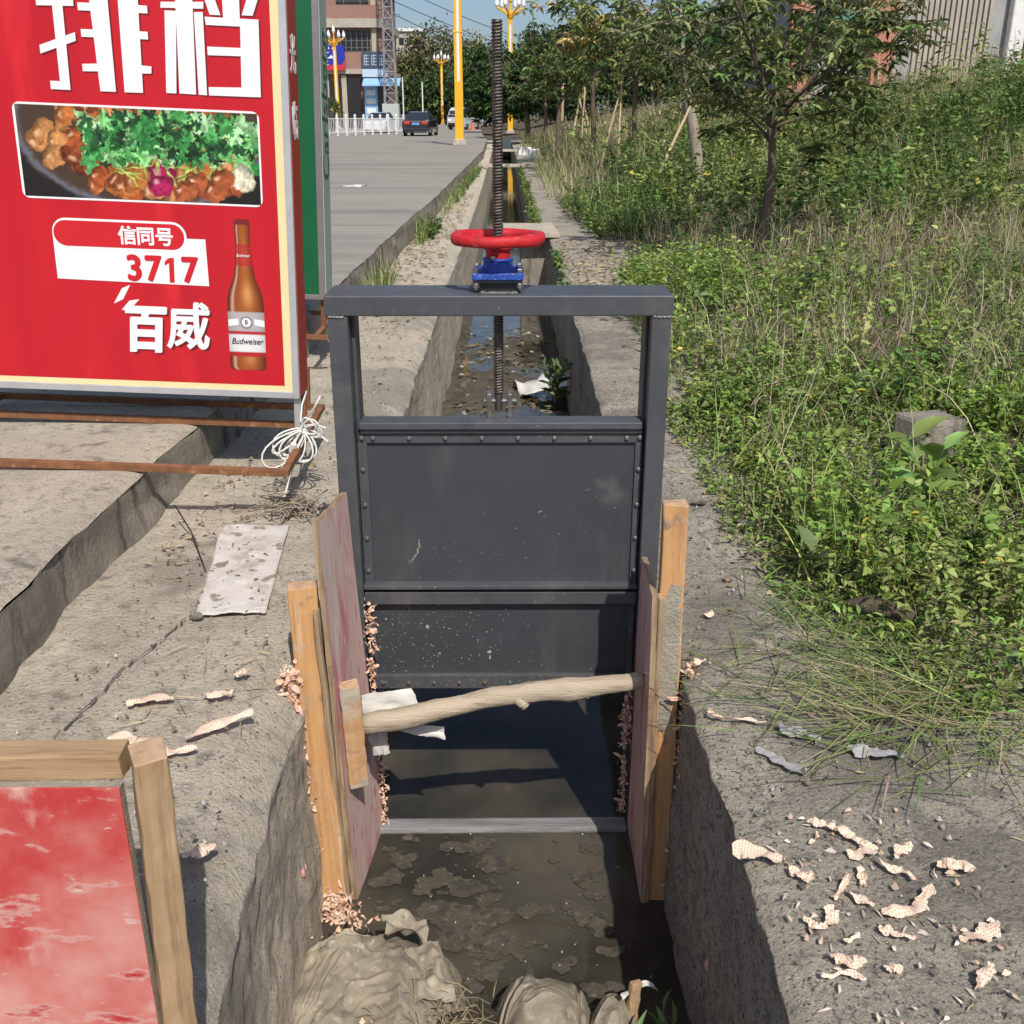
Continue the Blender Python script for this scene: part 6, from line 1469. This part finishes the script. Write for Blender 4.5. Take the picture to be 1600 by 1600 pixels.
# lattice mast with cabinet, wires
ms = thing("lattice_mast", "grey steel lattice mast in front of the blue shop", "mast", (-11.35, 108, .2))
g = MB(); H = 17.0
m_steel = mat("galvanised_steel", (.40, .41, .42), (.32, .33, .34), 4, .5, metal=.4)
def legp(sx, sy, z): w = .62 - .018 * z; return Vector((sx * w, sy * w, z))
for sx in (-1, 1):
    for sy in (-1, 1):
        q = MB(); q.tube([legp(sx, sy, 2.4), legp(sx, sy, H)], .06, 4); q.build("leg", m_steel, ms)
z = 2.4; k = 0
while z < H - .6:
    z2 = z + .95
    for (a, b_) in (((-1, -1), (1, -1)), ((1, -1), (1, 1)), ((1, 1), (-1, 1)), ((-1, 1), (-1, -1))):
        p, q2 = (a, b_) if k % 2 else (b_, a)
        g.tube([legp(*p, z), legp(*q2, z2)], .04, 4); g.tube([legp(*a, z2), legp(*b_, z2)], .035, 4)
    z = z2; k += 1
o = g.build("bracing", m_steel, ms); o["kind"] = "stuff"
for zz_ in (12.1, 9.6): 
    g = MB(); g.tube([(0, 0, zz_), (1.25, -.2, zz_ + .7)], .05, 4); g.tube([(0, 0, zz_ + .9), (1.25, -.2, zz_ + .7)], .04, 4); g.build("bracket", m_steel, ms)
g = MB(); g.box(-.8, .8, -.7, .7, 0, 2.4); g.build("cabinet", mat("pale_cabinet", (.40, .45, .42), None, rough=.6), ms, False, .03)
for i, (z0, z1, xe) in enumerate(((12.9, 9.6, 8.0), (11.5, 8.0, 9.0), (10.4, 6.6, 6.0))):
    p0 = Vector((-11.1, 108, z0 + .3)); p1 = Vector((xe, 150, z1)); g = MB()
    g.tube([p0.lerp(p1, t) - Vector((0, 0, 1.2 * 4 * t * (1 - t) * .5)) for t in np.linspace(0, 1, 20)], .035, 4)
    tag(g.build("power_cable", m_black), ["highest of three overhead cables right of the lattice mast", "middle of three overhead cables right of the lattice mast", "lowest of three overhead cables right of the lattice mast"][i], "cable", "overhead cables")
for i, (x, y, h) in enumerate(((-15.0, 104, 7.6), )): pass
for i, (px_, D_) in enumerate((( -16.2, 155), (-11.9, 155))):
    g = MB(); g.tube([(0, 0, 0), (0, 0, 6.1 - .6 * i)], .09, 6); o = g.build("thin_pole", m_white); o.location = (-13.9 + 2.6 * i, 148, .2)
    tag(o, ["thin pale pole behind the dark car, taller of two", "thin pale pole behind the dark car, shorter of two"][i], "pole", "thin poles across the road")
# far pale building over the trees
fb = thing("far_building", "pale flat-roofed building showing above the far trees", "building", (-20.5, 235, .1))
g = MB(); g.box(-4.2, 2.6, 0, 9, 0, 17.8); g.build("wall", m_band, fb); g = MB(); g.box(-4.6, 3.0, -.4, 9.4, 17.81, 18.4); g.build("roof", m_white, fb)
for k in range(4):
    g = MB(); g.box(-3.6 + k * 1.6, -2.6 + k * 1.6, -.05, .0, 15.2, 16.6); g.build("window", m_dkwin, fb)
# building on the bank top right
rb = thing("bank_building", "white-walled building with orange pillars on top of the right bank", "building", (10.6, 33, 2.0))
m_tile = mat("orange_pillar", (.46, .20, .12), (.38, .17, .11), 6, .7)
g = MB(); g.box(-2, 26, 0, 12, 0, 9); g.build("wall", mat("plaster_grey", (.36, .36, .35), (.28, .28, .275), 2, .85), rb)
for (x, wd) in ((-2.4, .62), (.05, .62), (4.6, .62), (9, .62)):
    g = MB(); g.box(x, x + wd, -.5, -.005, -1.2, 9); g.build("pillar", m_tile, rb)
for k in range(14):
    g = MB(); g.box(1.35 + k * .16, 1.45 + k * .16, -.08, -.005, .5, 9); g.build("cladding_rib", m_band, rb)
g = MB(); g.box(-1.6, -.1, -.06, -.004, 1.6, 3.6); w_ = g.build("window", m_dkwin, rb); g = MB(); g.box(-1.7, 0.0, -.10, -.061, 1.45, 1.6); g.build("sill", m_white, w_)
g = MB(); g.box(-1.55, -.15, -.075, -.0605, 1.9, 2.4); g.build("pane", mat("green_pane", (.08, .25, .2), None, rough=.1), w_)
g = MB(); g.box(4.0, 4.45, -.35, -.005, -.5, 9); g.build("downpipe", m_white, rb, False, .05)
# litter on the road
film("paper_scrap", "white paper scrap lying on the road left of the drain", [(-3.05, 19.5, .306), (-2.65, 19.5, .306), (-2.6, 19.95, .31), (-2.95, 19.9, .306)], m_film, (8, 6), .03, 61, "paper", .004)
